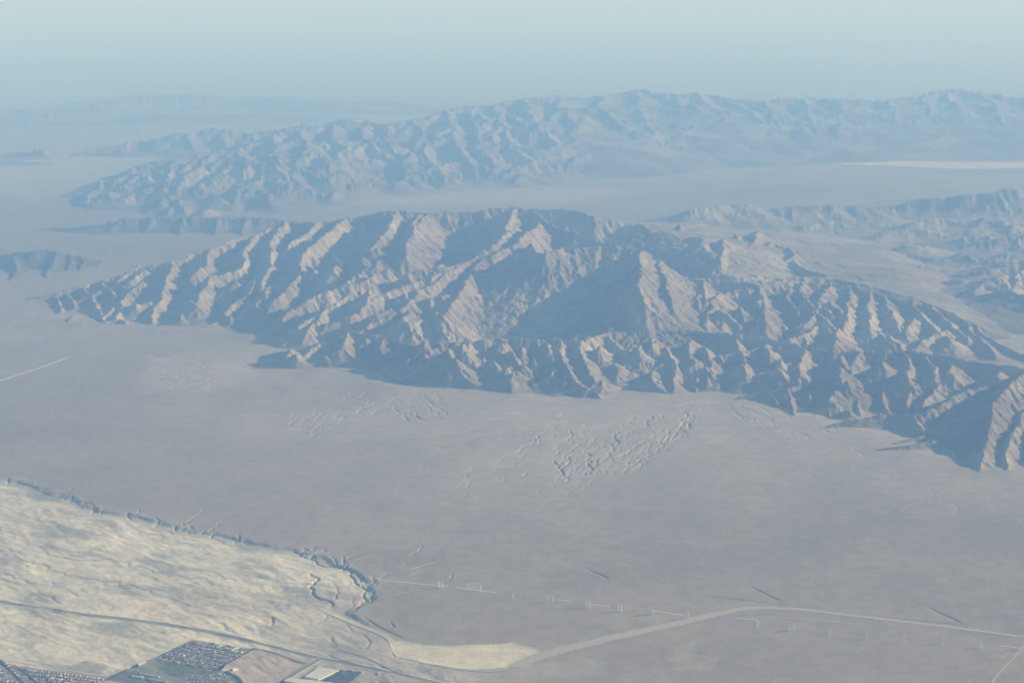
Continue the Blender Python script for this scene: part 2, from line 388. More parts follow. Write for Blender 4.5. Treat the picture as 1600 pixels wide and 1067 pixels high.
def poly_sd(px, py, poly):
    """distance to the outline, positive inside"""
    d = np.full(px.shape, 1e9); inside = np.zeros(px.shape, bool)
    n = len(poly)
    for i in range(n):
        a, b = poly[i], poly[(i + 1) % n]
        dd, _ = seg_dist(px, py, a, b)
        d = np.minimum(d, dd)
        c = (a[1] > py) != (b[1] > py)
        xx = a[0] + (py - a[1]) * (b[0] - a[0]) / ((b[1] - a[1]) if b[1] != a[1] else 1e-9)
        inside ^= c & (px < xx)
    return np.where(inside, d, -d)

def block(ridges, wl, relief, s1, s2, warp, seed, outline=None, cap=0.55, ero=((620, 1.0), (290, .6), (135, .4)), reach=None):
    """raise the land: every ridge line carries a roof of slope s1 that turns into an apron of slope s2"""
    xs = [p[0] for r in ridges for p in r]; ys = [p[1] for r in ridges for p in r]
    zmax = max(p[2] for r in ridges for p in r)
    m = zmax / s2 * 0.8 + 500
    sel = (X > min(xs) - m) & (X < max(xs) + m) & (Y > min(ys) - m) & (Y < max(ys) + m)
    i0, i1 = np.where(sel.any(1))[0][[0, -1]]; j0, j1 = np.where(sel.any(0))[0][[0, -1]]
    sl = (slice(i0, i1 + 1), slice(j0, j1 + 1))
    x, y = X[sl], Y[sl]
    wx = warp * (fbm(x, y, wl, 4, seed) + .25 * fbm(x, y, wl * .2, 2, seed + 5))
    wy = warp * (fbm(x, y, wl, 4, seed + 11) + .25 * fbm(x, y, wl * .2, 2, seed + 6))
    px, py = x + wx, y + wy
    h = np.full(x.shape, -1e4)
    for r in ridges:
        for a, b in zip(r[:-1], r[1:]):
            hm = max(a[2], b[2]); rr = hm / s2 + 50
            k = (np.abs(px - (a[0] + b[0]) / 2) < rr + abs(a[0] - b[0]) / 2) & (np.abs(py - (a[1] + b[1]) / 2) < rr + abs(a[1] - b[1]) / 2)
            if not k.any(): continue
            qx, qy = px[k], py[k]
            d, t = seg_dist(qx, qy, a, b)
            z = a[2] + (b[2] - a[2]) * t
            rl = relief * np.clip(z / 400, .25, 1.3)
            v = z - rl * (1 - np.exp(-d * s1 / rl)) - s2 * d
            h[k] = np.maximum(h[k], v)
    h = h * (1 + .09 * fbm(x, y, wl * 1.3, 3, seed + 21))
    if outline is not None:
        fx_ = 190 * fbm(x, y, 900, 4, seed + 31) + 60 * vnoise(x / 180, y / 180, seed + 37)
        fy_ = 190 * fbm(x, y, 900, 4, seed + 33) + 60 * vnoise(x / 180, y / 180, seed + 39)
        sd = poly_sd(x + fx_, y + fy_, outline)
        cp = np.where(sd > 0, sd * .10 + 260 * (1 - np.exp(-np.maximum(sd - 40, 0) * cap / 260)) + sd * .2, sd)
        h = np.minimum(h, cp)
    hb = h.copy()
    lift = sstep(0, 160, h)
    return sl, h, lift

def erode(sl, h, lift, seed, octs, amp=0.16):
    """gullies that run down the slope: waves laid across the fall line, cell by cell"""
    x, y = X[sl], Y[sl]
    rr = RR[sl[0]]; tt = TH[sl[1]]
    for o, (wl, ga) in enumerate(octs):
        gr = np.gradient(h, rr, axis=0); gt = np.gradient(h, tt, axis=1) / R2[sl]
        gx = gr * ER[0][sl] + gt * ET[0][sl]; gy = gr * ER[1][sl] + gt * ET[1][sl]
        slope = np.hypot(gx, gy) + 1e-6
        dx, dy = -gy / slope, gx / slope
        cell = wl * 1.4
        cx, cy = np.floor(x / cell), np.floor(y / cell)
        acc = np.zeros_like(x); wsum = np.full_like(x, 1e-6)
        for ox in (-1, 0, 1):
            for oy in (-1, 0, 1):
                ax, ay = cx + ox, cy + oy
                qx = x - (ax + hash2(ax, ay, seed + o)) * cell
                qy = y - (ay + hash2(ax, ay, seed + o + 50)) * cell
                w = np.exp(-(qx * qx + qy * qy) / (cell * cell) * 2.2)
                acc += w * np.cos((qx * dx + qy * dy) * (2 * np.pi / wl)); wsum += w
        a = acc / wsum
        a = 1 - 2 * np.sqrt(np.clip((1 - a) * .5, 0, 1) ** 2 + .01)     # sharp crests... rounded floors
        h = h + a * wl * amp * ga * lift * np.clip(slope / .35, 0, 1.2)
    wl = octs[-1][0]
    crag = 1 - 2 * np.abs(fbm(x, y, wl * 1.6, 3, seed + 71, .6)) * 2
    return h + crag * wl * .085 * lift * np.clip(slope / .3, 0, 1) * amp / .13

for name, ridges, kw in BLOCKS:
    kw = dict(kw)
    octs = kw.pop('octs'); amp = kw.pop('amp'); rid = kw.pop('rid')
    sl, h, lift = block(ridges, **kw)
    h = erode(sl, h, lift, kw['seed'] + 100, octs, amp)
    k = h > np.maximum(H[sl], 0)
    REG[sl][k & (h > 6)] = rid
    H[sl] = np.maximum(H[sl], h)

# the fans that climb to the mountains' foot, in lobes, and the broad swells of the floor
def fans():
    i0, i1 = np.searchsorted(RR, [10500, 24000]); j0, j1 = np.searchsorted(TH, [-.45, .45])
    sl = (slice(i0, i1), slice(j0, j1)); x, y = X[sl], Y[sl]
    foot = [unproj(u, v) for u, v in F_OUT[:-2]] + [(12000, 26000), (-12000, 26000)] + [unproj(u, v) for u, v in A_OUT[:8]]
    sd = poly_sd(x, y, foot)
    k = np.exp(np.minimum(sd, 0) / 1300)
    H[sl] += 34 * k * (1 + .5 * fbm(x, y, 900, 3, 711) * (sd < 200))
fans()
H += 14 * fbm(X, Y, 2600, 3, 71) * sstep(8000, 15000, R2) * (R2 < 90000)

# ---------------------------------------------------------------- the plain: soils, washes, gullies
SOIL = np.zeros(X.shape + (3,), np.float32)
SOIL[:] = (.415, .348, .278)
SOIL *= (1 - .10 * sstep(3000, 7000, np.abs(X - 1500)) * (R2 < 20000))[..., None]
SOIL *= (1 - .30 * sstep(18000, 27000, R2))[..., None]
def img_window(us, vs, pad=500):
    pts = [unproj(u, v) for u in (min(us), max(us)) for v in (min(vs), max(vs))]
    r = [math.hypot(*p) for p in pts]; t = [math.atan2(p[0], p[1]) for p in pts]
    i0, i1 = np.searchsorted(RR, [min(r) - pad, max(r) + pad])
    dp = pad / min(r)
    j0, j1 = np.searchsorted(TH, [min(t) - dp, max(t) + dp])
    return slice(max(i0, 1), min(i1, NR)), slice(max(j0, 1), min(j1, NT))
def smoothline(pts, step=90, wig=0, seed=0):
    """picture polyline -> world polyline, resampled, with a natural wander"""
    w = [unproj(u, v) for u, v in pts]
    out = []
    for a, b in zip(w[:-1], w[1:]):
        n = max(1, int(math.hypot(b[0] - a[0], b[1] - a[1]) / step))
        for k in range(n):
            out.append((a[0] + (b[0] - a[0]) * k / n, a[1] + (b[1] - a[1]) * k / n))
    out.append(w[-1])
    for _ in range(2):
        out = [out[0]] + [((p[0] + 2 * q[0] + r[0]) / 4, (p[1] + 2 * q[1] + r[1]) / 4) for p, q, r in zip(out[:-2], out[1:-1], out[2:])] + [out[-1]]
    if wig:
        xs = np.array([p[0] for p in out]); ys = np.array([p[1] for p in out])
        nx = fbm(xs + seed * 991, ys, 150, 3, seed, .6) * wig; ny = fbm(xs, ys + seed * 777, 150, 3, seed + 3, .6) * wig
        out = list(zip(xs + nx, ys + ny))
    return out
def line_field(sl, line, rad):
    x, y = X[sl], Y[sl]
    D = np.full(x.shape, 1e6); TT = np.zeros(x.shape)
    rr, tt = RR[sl[0]], TH[sl[1]]
    n = len(line) - 1
    for k, (a, b) in enumerate(zip(line[:-1], line[1:])):
        ra = [math.hypot(*a), math.hypot(*b)]; ta = [math.atan2(*a), math.atan2(*b)]
        i0, i1 = np.searchsorted(rr, [min(ra) - rad, max(ra) + rad]); dd = rad / min(ra)
        j0, j1 = np.searchsorted(tt, [min(ta) - dd, max(ta) + dd])
        if i1 <= i0 or j1 <= j0: continue
        w = (slice(i0, i1), slice(j0, j1))
        d, t = seg_dist(x[w], y[w], a, b)
        m = d < D[w]
        D[w] = np.where(m, d, D[w]); TT[w] = np.where(m, (k + t) / n, TT[w])
    return D, TT
def carve(pts, depth, width, wig=40, seed=0, soil=None, taper=True, bank=.25):
    us = [p[0] for p in pts]; vs = [p[1] for p in pts]
    sl = img_window(us, vs, 400)
    line = smoothline(pts, 38, wig, seed)
    D, TT = line_field(sl, line, width * 4 + 40)
    e = np.clip(np.minimum(TT, 1 - TT) * 6, 0.15, 1) if taper else 1
    prof = np.exp(-(D / width) ** 2)
    H[sl] += -depth * e * prof + depth * bank * e * np.exp(-((D - width * 1.9) / (width * .8)) ** 2)
    if soil is not None:
        f = (np.exp(-(D / (width * 1.1)) ** 2) * e)[..., None] * soil[1]
        SOIL[sl] = SOIL[sl] * (1 - f) + np.array(soil[0]) * f
def patch(poly, col, blur=25, warp=40, seed=0, amt=1.0):
    us = [p[0] for p in poly]; vs = [p[1] for p in poly]
    sl = img_window(us, vs, 600)
    x, y = X[sl], Y[sl]
    sd = poly_sd(x + warp * fbm(x, y, 300, 4, seed), y + warp * fbm(x, y, 300, 4, seed + 9), [unproj(*p) for p in poly])
    f = sstep(-blur, blur, sd)[..., None] * amt
    SOIL[sl] = SOIL[sl] * (1 - f) + np.array(col) * f
    return sl, sd

# broad variations of the desert pavement, stretched along the fans' fall
fa = fbm(X * .55 + Y * .35, Y - X * .3, 3800, 5, 301)
SOIL *= (1 + .24 * fa[..., None] * np.array((1.0, 1.05, 1.1)))
fb = fbm(X * .9 + Y * .5, (Y - X * .5) * .35, 420, 4, 311)
SOIL *= (1 + .07 * fb[..., None])
near_foot = np.exp(-((Y - 15500) / 1500) ** 2) * (np.abs(X) < 9000)
SOIL *= (1 + .10 * near_foot)[..., None]
# far pale flats
patch([(-200, 300), (-200, 232), (120, 240), (260, 238), (250, 262), (120, 285), (60, 310)], (.50, .43, .35), 1800, 900, 5, .4)
patch([(1290, 256), (1380, 251), (1500, 254), (1700, 252), (1700, 262), (1500, 264), (1400, 260)], (.66, .58, .45), 90, 250, 6, .9)
patch([(480, 318), (700, 302), (900, 292), (1000, 300), (900, 318), (650, 322)], (.50, .43, .35), 600, 600, 7, .5)
patch([(880, 340), (1000, 352), (1300, 400), (1500, 470), (1620, 540), (1620, 600), (1400, 470), (1100, 400)], (.50, .42, .34), 250, 200, 8, .6)

# white badlands below the wash edge
EDGE = [(-160, 715), (-60, 738), (0, 750), (30, 752), (70, 772), (110, 778), (150, 798), (200, 805), (250, 817), (300, 828), (345, 838), (400, 850), (450, 856), (490, 866),
        (525, 882), (555, 892), (575, 910), (580, 930), (560, 945), (545, 957), (560, 970), (590, 985), (612, 1000), (640, 1006)]
BAD = EDGE + [(700, 1020), (800, 1090), (900, 1160), (-300, 1160), (-300, 715)]
sl = img_window([-160, 900], [715, 1160], 900)
x, y = X[sl], Y[sl]
gx = x + 70 * fbm(x, y, 420, 4, 401) + 16 * vnoise(x / 90, y / 90, 402)
gy = y + 70 * fbm(x, y, 420, 4, 405) + 16 * vnoise(x / 90, y / 90, 406)
sd = poly_sd(gx, gy, [unproj(*p) for p in BAD])
notch = np.abs(fbm(x, y, 230, 3, 411))                                   # side gullies that bite into the edge
drop = sstep(-35 - 160 * np.clip(.16 - notch, 0, 1), 20, sd)
ux, uy = unproj(0, 750); wx_, wy_ = unproj(575, 905)
fl = math.atan2(wy_ - uy, wx_ - ux); cf, sf = math.cos(fl), math.sin(fl)
al, ac = x * cf + y * sf, -x * sf + y * cf                               # along and across the wash
wob = 120 * fbm(x, y, 700, 3, 421)
rid = 1 - np.abs(fbm(al * .33, (ac + wob), 240, 4, 431)) * 4
rid2 = 1 - np.abs(fbm(al * .6, (ac + wob * .5), 90, 3, 441)) * 3.5
quiet = sstep(-350, 250, 600 * fbm(x, y, 1200, 2, 451) + 150)
stepf = 1 - sstep(0, 500, (x - unproj(548, 960)[0]) * .75 - (y - unproj(548, 960)[1]) * .4)
bl = drop * (-14 * stepf + (4.5 * np.clip(rid, -1, 1) + 1.8 * np.clip(rid2, -1, 1)) * quiet * sstep(30, 200, sd))
H[sl] += bl
f = drop[..., None]
pale = np.stack([.83 + 0 * x, .755 + 0 * x, .60 + 0 * x], -1)
v1 = fbm(al * .35, ac + wob, 330, 5, 461)
v2 = fbm(al * .28, ac + wob, 95, 5, 471, .62)
veg = sstep(.05, .32, -v1 * .8 - v2 * .45 + .02)
pale = pale * (1 + .20 * v1 + .22 * v2)[..., None]
pale = pale * (1 - veg[..., None] * .6) + np.array((.33, .32, .29)) * veg[..., None] * .6
pink = sstep(0, .35, fbm(x, y, 900, 3, 481))[..., None] * .5
pale = pale * (1 - pink) + np.array((.70, .60, .475)) * pink
# the ground greys out to the lower right, beyond the highway
u_right = sstep(-300, 400, (x - unproj(500, 980)[0]) * .9 - (y - unproj(500, 980)[1]) * .25)[..., None]
pale = pale * (1 - u_right * .7) + np.array((.48, .42, .35)) * u_right * .7
SOIL[sl] = SOIL[sl] * (1 - f) + pale * f
belt = (sstep(-40, 0, sd) * (1 - sstep(40, 150, sd)) * (x < unproj(560, 920)[0]))[..., None] * .55
SOIL[sl] = SOIL[sl] * (1 - belt) + np.array((.42, .39, .34)) * belt
rim = (sstep(-130, -60, sd) * (1 - sstep(-60, -20, sd)) * sstep(.0, .3, fbm(x, y, 200, 3, 491)))[..., None] * .6
SOIL[sl] = SOIL[sl] * (1 - rim) + np.array((.55, .49, .39)) * rim

DK = (.24, .24, .22)
def bands(seed, wl, st):
    return 1 - sstep(.0, .05, np.abs(fbm(al * .3, ac + wob, wl, 4, seed) - .03))
for sd_, wl_, am in ((521, 420, .35), (523, 260, .28), (527, 170, .2)):  # thin dark runnels, bushes along them
    k_ = (bands(sd_, wl_, .3) * sstep(40, 160, sd) * sstep(-.1, .15, fbm(x, y, 500, 3, sd_ + 1)))[..., None] * am
    SOIL[sl] = SOIL[sl] * (1 - k_) + np.array((.34, .335, .31)) * k_
# washes through the badlands
for k, (p, d, w, s) in enumerate([
    ([(40, 848), (62, 850), (72, 862), (100, 870), (150, 874), (182, 874), (215, 882), (260, 893), (310, 902), (355, 916)], 9, 20, .75),
    ([(0, 868), (40, 874), (75, 882), (110, 896), (150, 902), (200, 912), (245, 925), (280, 934)], 9, 18, .7),
    ([(0, 888), (30, 900), (50, 908), (75, 912)], 9, 16, .7), ([(-10, 855), (20, 858), (38, 868)], 6, 14, .6),
    ([(292, 882), (320, 890), (350, 900), (380, 908)], 8, 14, .7), ([(170, 822), (200, 828), (240, 832), (280, 842)], 5, 14, .5),
    ([(70, 905), (95, 918), (128, 928)], 8, 14, .6), ([(60, 918), (75, 930), (98, 940)], 10, 18, .7),
    ([(155, 938), (170, 945), (180, 956)], 7, 10, .5), ([(330, 965), (345, 975), (372, 985)], 8, 16, .6),
    ([(478, 894), (488, 902), (486, 914), (482, 922), (495, 930), (512, 938), (520, 948)], 22, 17, .6),
    ([(520, 908), (528, 920), (526, 932), (518, 942)], 12, 14, .5), ([(545, 930), (550, 938), (546, 950)], 10, 12, .4),
    ([(455, 925), (452, 932), (450, 938)], 9, 12, .4), ([(510, 955), (505, 968), (495, 978)], 10, 14, .5),
    ([(415, 962), (430, 972), (440, 980)], 10, 15, .5), ([(520, 990), (518, 1002), (517, 1012)], 12, 12, .5),
    ([(537, 972), (550, 985), (566, 990), (576, 1000), (570, 1012), (563, 1018)], 11, 12, .5),
    ([(440, 853), (458, 861), (480, 870), (500, 880), (522, 884), (540, 893), (556, 902), (562, 912), (575, 922), (578, 932), (568, 940), (552, 952), (540, 960)], 15, 17, .7),
    ([(230, 822), (255, 826), (285, 834), (318, 836), (345, 842), (370, 852)], 9, 12, .6),
    ([(60, 765), (85, 776), (110, 775), (150, 796), (175, 802)], 12, 22, .5),
]):
    carve(p, d * (.55 if k in (10, 18) else .38), w * .55, 95, 500 + k, (DK, s * .8), bank=.06)
# side gullies that cut back into the plain
rg = random.Random(7)
for k in range(34):
    i = rg.randrange(2, 18); t = rg.random()
    a, b = EDGE[i], EDGE[i + 1]
    u0, v0 = a[0] + (b[0] - a[0]) * t, a[1] + (b[1] - a[1]) * t
    L = rg.uniform(3, 13) * (2.2 if rg.random() < .12 else 1)
    sgn = rg.uniform(-.5, 1.5)
    p = [(u0 - 4, v0 + 4), (u0 + L * .4 * sgn, v0 - L * .22), (u0 + L * .7 * sgn, v0 - L * .35), (u0 + L * 1.1 * sgn, v0 - L * .62)]
    carve(p, rg.uniform(4, 9), rg.uniform(7, 9), 80, 600 + k, ((.60, .54, .43), .4), bank=.1)
    if k % 3 == 0: carve([p[1], (p[1][0] - L * .5, p[1][1] - L * .5)], 5, 8, 60, 660 + k, ((.60, .54, .43), .3), bank=.1)
for p in ([(275, 822), (300, 812), (312, 800), (322, 792)], [(322, 835), (332, 822), (345, 815), (352, 812)], [(95, 770), (108, 765), (118, 760)], [(150, 788), (165, 784), (178, 781)],
          [(205, 805), (215, 800), (222, 796)], [(540, 892), (545, 880), (538, 870)], [(578, 925), (585, 915), (582, 908)], [(603, 985), (608, 975), (606, 968)],
          [(638, 872), (652, 862), (668, 850)], [(565, 880), (580, 885), (600, 882)], [(690, 910), (700, 905), (706, 897)]):
    carve(p, 5, 8, 90, 700 + int(p[0][0]), ((.52, .47, .39), .4))

# the pale fan under the canyon mouths and its fine braided channels
patch([(1110, 622), (1180, 650), (1120, 690), (1000, 730), (900, 770), (740, 800), (640, 790), (700, 730), (800, 680), (930, 640), (1050, 625)], (.53, .455, .375), 300, 260, 61, .5)
patch([(230, 560), (360, 548), (420, 570), (380, 600), (300, 625), (220, 610)], (.55, .46, .38), 160, 200, 62, .5)
patch([(640, 610), (720, 615), (960, 632), (1060, 625), (900, 670), (700, 680), (450, 690), (350, 650), (560, 640)], (.52, .45, .37), 200, 260, 63, .45)
patch([(1150, 640), (1300, 680), (1500, 745), (1600, 750), (1500, 790), (1250, 730)], (.50, .43, .36), 250, 260, 64, .45)
def fan_channels(u0, v0, ends, n, dep, seed):
    r = random.Random(seed)
    for k in range(n):
        t = r.random(); i = min(int(t * (len(ends) - 1)), len(ends) - 2); f_ = t * (len(ends) - 1) - i
        eu = ends[i][0] * (1 - f_) + ends[i + 1][0] * f_; ev = ends[i][1] * (1 - f_) + ends[i + 1][1] * f_
        a, b_ = sorted((r.uniform(.2, 1.0), r.uniform(.2, 1.0)))
        b_ = min(b_, a + r.uniform(.15, .6))
        P_ = lambda q: (u0 + (eu - u0) * q + r.uniform(-3, 3), v0 + (ev - v0) * q + r.uniform(-2, 2))
        carve([P_(a), P_((a * 2 + b_) / 3), P_((a + b_ * 2) / 3), P_(b_)], dep * r.uniform(.3, .9), 8, 100, seed * 50 + k, ((.56, .49, .41), .28), bank=.1)  # paler soil paints the light on the channels' sunlit banks
fan_channels(1110, 624, [(700, 790), (830, 800), (960, 760), (1060, 700)], 60, 6, 11)
fan_channels(1110, 624, [(1180, 690), (1300, 700), (1420, 735)], 16, 4, 12)
fan_channels(420, 540, [(180, 600), (260, 625), (340, 630)], 26, 4, 13)
fan_channels(640, 600, [(440, 680), (520, 690), (600, 690)], 22, 4, 14)
fan_channels(960, 632, [(560, 700), (700, 700), (800, 710)], 22, 3.5, 15)
fan_channels(1500, 744, [(1200, 800), (1350, 830), (1500, 830)], 14, 3, 16)
# gullies on the fan under the middle of the range, traced from the picture
G = lambda pts: [(700 + a * .3125, 600 + b * .3125) for a, b in pts]
for k, (p, d) in enumerate([
    (G([(490, 245), (440, 290), (370, 320), (330, 355)]), 11), (G([(330, 360), (280, 380), (240, 400)]), 7), (G([(650, 245), (560, 260), (480, 290), (410, 315)]), 7),
    (G([(690, 280), (640, 315), (580, 350), (565, 385)]), 10), (G([(645, 340), (600, 390), (570, 430), (600, 490)]), 13), (G([(535, 380), (560, 430), (580, 465)]), 14),
    (G([(695, 330), (705, 370), (720, 420), (690, 450), (655, 462)]), 14), (G([(620, 230), (610, 260), (612, 290)]), 12),
    (G([(860, 235), (840, 270), (820, 310), (805, 338)]), 15), (G([(980, 160), (930, 190), (885, 210), (895, 235)]), 9), (G([(970, 165), (880, 175), (805, 195)]), 7),
    (G([(1060, 150), (1015, 180), (1005, 210), (960, 235), (905, 260)]), 15), (G([(1095, 145), (1060, 175), (1030, 200)]), 9),
    (G([(1220, 120), (1190, 150), (1170, 180), (1200, 210), (1240, 240)]), 12), (G([(1255, 130), (1290, 155)]), 8), (G([(1310, 120), (1312, 140)]), 8),
    (G([(1170, 235), (1190, 265)]), 8), (G([(1245, 175), (1255, 210)]), 6), (G([(700, 270), (675, 240), (690, 195), (740, 200)]), 6),
    (G([(330, 385), (315, 410), (240, 430), (170, 450)]), 6), (G([(300, 462), (260, 475), (245, 500)]), 5), (G([(115, 435), (95, 520), (150, 515)]), 5),
    (G([(95, 540), (40, 580), (0, 610)]), 5), (G([(370, 350), (366, 372)]), 9), (G([(770, 290), (775, 325)]), 7), (G([(800, 235), (808, 248)]), 7),
    (G([(1400, 110), (1460, 180), (1520, 215)]), 7), (G([(1450, 120), (1540, 160), (1600, 180)]), 8), (G([(1460, 170), (1500, 195)]), 8), (G([(1540, 180), (1600, 205), (1650, 235)]), 6),
    ([(1130, 640), (1160, 655), (1200, 668)], 6), ([(1180, 655), (1220, 668), (1270, 690)], 6), ([(1330, 700), (1345, 715), (1380, 730)], 5),
]):
    carve(p, d * .62, 9, 95, 800 + k, ((.56, .49, .41), .3), bank=.12)  # bright light on the lit banks is put into the soil colour
# fainter braided gullies on the other fans
for c, (u0, v0, u1, v1, n, du, dv, dep) in enumerate([
    (250, 560, 350, 605, 34, -26, 10, 5), (370, 620, 440, 650, 10, -26, 8, 4), (470, 640, 540, 672, 18, -22, 12, 6), (540, 612, 600, 645, 12, -16, 10, 6), (610, 615, 690, 655, 22, 18, 14, 6),
    (760, 640, 900, 680, 16, -36, 9, 4), (820, 680, 1000, 740, 16, -22, 14, 5), (0, 500, 110, 540, 12, -30, 4, 4), (700, 620, 1000, 650, 14, -50, 8, 3),
    (560, 860, 680, 900, 10, -26, 12, 4), (1120, 630, 1300, 690, 16, 30, 13, 4), (1330, 690, 1460, 730, 10, 28, 9, 4), (620, 680, 800, 780, 12, -26, 14, 2.5),
    (600, 900, 660, 935, 10, -26, 7, 4),
]):
    for k in range(n):
        a, b = rg.uniform(u0, u1), rg.uniform(v0, v1); s = rg.uniform(.4, 1.2)
        p = [(a, b), (a + du * s * .5, b + dv * s * (.5 + rg.uniform(-.3, .3))), (a + du * s, b + dv * s)]
        carve(p, dep * rg.uniform(.5, 1.0), rg.uniform(9, 12), 80, 1000 + 60 * c + k, ((.56, .49, .41), .3), bank=.1)  # soil lightened along each gully for its sunlit bank
# low dikes' shade, darkened into soil along shallow cuts; also the levee's dark edge
for p in ([(915, 889), (935, 896), (953, 906)], [(1172, 916), (1195, 928), (1222, 940)], [(1450, 950), (1478, 962), (1505, 975)],
          [(1090, 929), (1140, 935), (1200, 943)], [(1372, 962), (1420, 969), (1500, 976)], [(635, 1000), (600, 984), (565, 962)], [(1015, 1066), (998, 1072)]):
    carve(p, 6, 11, 8, 33, ((.30, .275, .25), .4), bank=.0)

# bright pit floor and other bared ground
PIT = [(606, 1006), (625, 1000), (660, 1006), (710, 1009), (760, 1006), (800, 1003), (838, 1014), (850, 1020), (815, 1030), (790, 1043), (740, 1046), (690, 1040), (640, 1034), (615, 1022)]
sl, sd = patch(PIT, (.86, .77, .57), 16, 26, 21)
H[sl] -= 5 * sstep(-10, 50, sd)
patch([(640, 1040), (700, 1046), (780, 1050), (830, 1036), (900, 1030), (860, 1060), (760, 1072), (700, 1062)], (.60, .52, .41), 26, 40, 22, .6)
patch([(600, 1000), (640, 990), (760, 1000), (700, 1004)], (.45, .40, .34), 20, 30, 23, .6)
patch([(1042, 1026), (1062, 1008), (1085, 1000), (1088, 1022), (1125, 1028), (1112, 1048), (1060, 1046)], (.50, .43, .34), 14, 30, 24, .8)
patch([(855, 1042), (905, 1028), (950, 1036), (945, 1052), (880, 1058)], (.50, .45, .36), 20, 40, 25, .7)
patch([(725, 912), (742, 909), (757, 914), (748, 924), (730, 920)], (.50, .46, .37), 14, 10, 26, .8)
patch([(1130, 942), (1180, 938), (1215, 948), (1180, 956), (1140, 954)], (.48, .44, .36), 18, 20, 27, .6)
patch([(380, 1012), (395, 1010), (430, 1016), (485, 1034), (436, 1064), (400, 1075), (372, 1060), (365, 1048), (352, 1040)], (.66, .54, .43), 10, 12, 28)
patch([(155, 1072), (170, 1060), (215, 1066), (215, 1080)], (.62, .52, .40), 8, 8, 29)
patch([(55, 955), (100, 945), (130, 962), (90, 972)], (.58, .50, .40), 20, 40, 30, .5)
patch([(0, 905), (60, 915), (35, 932), (-20, 925)], (.78, .69, .52), 18, 30, 31, .7)
patch([(250, 905), (275, 900), (300, 908), (280, 916)], (.80, .72, .54), 12, 20, 32, .8)
patch([(108, 1036), (135, 1028), (170, 1040), (135, 1050), (105, 1046)], (.42, .39, .33), 14, 20, 33, .8)
# town ground, lawns, asphalt yards
TOWN = (.37, .33, .295)
patch([(-200, 1036), (-10, 1030), (20, 1036), (60, 1042), (110, 1048), (165, 1056), (150, 1068), (60, 1160), (-300, 1160)], TOWN, 8, 8, 41)
patch([(236, 1028), (302, 997), (330, 1002), (392, 1010), (372, 1024), (345, 1042), (335, 1047), (280, 1034)], TOWN, 8, 6, 42)
patch([(160, 1058), (182, 1044), (205, 1040), (236, 1028), (280, 1034), (335, 1047), (345, 1042), (352, 1048), (372, 1062), (380, 1090), (250, 1090), (212, 1066), (170, 1060)], (.32, .31, .265), 8, 8, 43)
patch([(245, 1040), (270, 1032), (300, 1036), (330, 1046), (300, 1056), (262, 1052)], (.17, .21, .13), 10, 10, 44, .8)
patch([(296, 1040), (312, 1036), (330, 1042), (310, 1047)], (.30, .17, .14), 8, 8, 45, .7)
patch([(244, 1036), (256, 1033), (250, 1041)], (.33, .20, .16), 5, 5, 46, .7)
patch([(500, 1052), (530, 1046), (566, 1049), (552, 1062), (520, 1080), (498, 1078)], (.13, .14, .17), 6, 4, 47)
patch([(165, 1058), (188, 1046), (210, 1044), (240, 1056), (235, 1066), (200, 1064)], (.19, .20, .20), 5, 5, 48)
for u, v in ((688, 918), (751, 924), (802, 935), (860, 941), (918, 949), (968, 955), (1018, 960), (1075, 966), (1184, 979), (1236, 985), (1296, 991), (1354, 997), (1412, 1001), (1472, 1006), (1532, 1012), (1592, 1016)):
    patch([(u - 6, v), (u - 2, v - 2), (u + 5, v - 1), (u + 6, v + 1), (u, v + 3)], (.47, .44, .38), 16, 14, int(u), .75)

# ---------------------------------------------------------------- meshes
def mesh_obj(name, verts, faces, mat=None, parent=None, smooth=False):
    me = bpy.data.meshes.new(name)
    me.from_pydata(verts, [], faces)
    me.update()
    if mat: me.materials.append(mat)
    o = bpy.data.objects.new(name, me)
    COL.objects.link(o)
    if parent: o.parent = parent
    return o
def big_mesh(name, P, quads, smooth=True):
    used = np.unique(quads)
    remap = np.zeros(len(P), np.int64); remap[used] = np.arange(len(used))
    q = remap[quads]
    me = bpy.data.meshes.new(name)
    me.vertices.add(len(used)); me.vertices.foreach_set('co', P[used].astype(np.float32).ravel())
    me.loops.add(q.size); me.loops.foreach_set('vertex_index', q.astype(np.int32).ravel())
    me.polygons.add(len(q)); me.polygons.foreach_set('loop_start', (np.arange(len(q)) * 4).astype(np.int32))
    me.polygons.foreach_set('loop_total', np.full(len(q), 4, np.int32))
    me.polygons.foreach_set('use_smooth', np.full(len(q), smooth))
    me.update(calc_edges=True)
    o = bpy.data.objects.new(name, me)
    COL.objects.link(o)
    return o, used

# ---------------------------------------------------------------- materials
def new_mat(name):
    m = bpy.data.materials.new(name); m.use_nodes = True
    nt = m.node_tree; b = nt.nodes['Principled BSDF']
    b.inputs['Roughness'].default_value = 0.95
    b.inputs['Specular IOR Level'].default_value = 0.1
    return m, nt, b
def N(nt, t, **kw):
    n = nt.nodes.new(t)
    for k, v in kw.items(): setattr(n, k, v)
    return n
def noise_node(nt, pos, scale, detail=6, rough=.55, dist=0.0):
    n = N(nt, 'ShaderNodeTexNoise'); n.inputs['Scale'].default_value = scale
    n.inputs['Detail'].default_value = detail; n.inputs['Roughness'].default_value = rough
    n.inputs['Distortion'].default_value = dist
    nt.links.new(pos, n.inputs['Vector']); return n
def ramp(nt, fac, stops):
    r = N(nt, 'ShaderNodeValToRGB'); e = r.color_ramp.elements
    e[0].position, e[0].color = stops[0][0], (*stops[0][1], 1)
    e[1].position, e[1].color = stops[-1][0], (*stops[-1][1], 1)
    for p, c in stops[1:-1]:
        k = e.new(p); k.color = (*c, 1)
    nt.links.new(fac, r.inputs[0]); return r
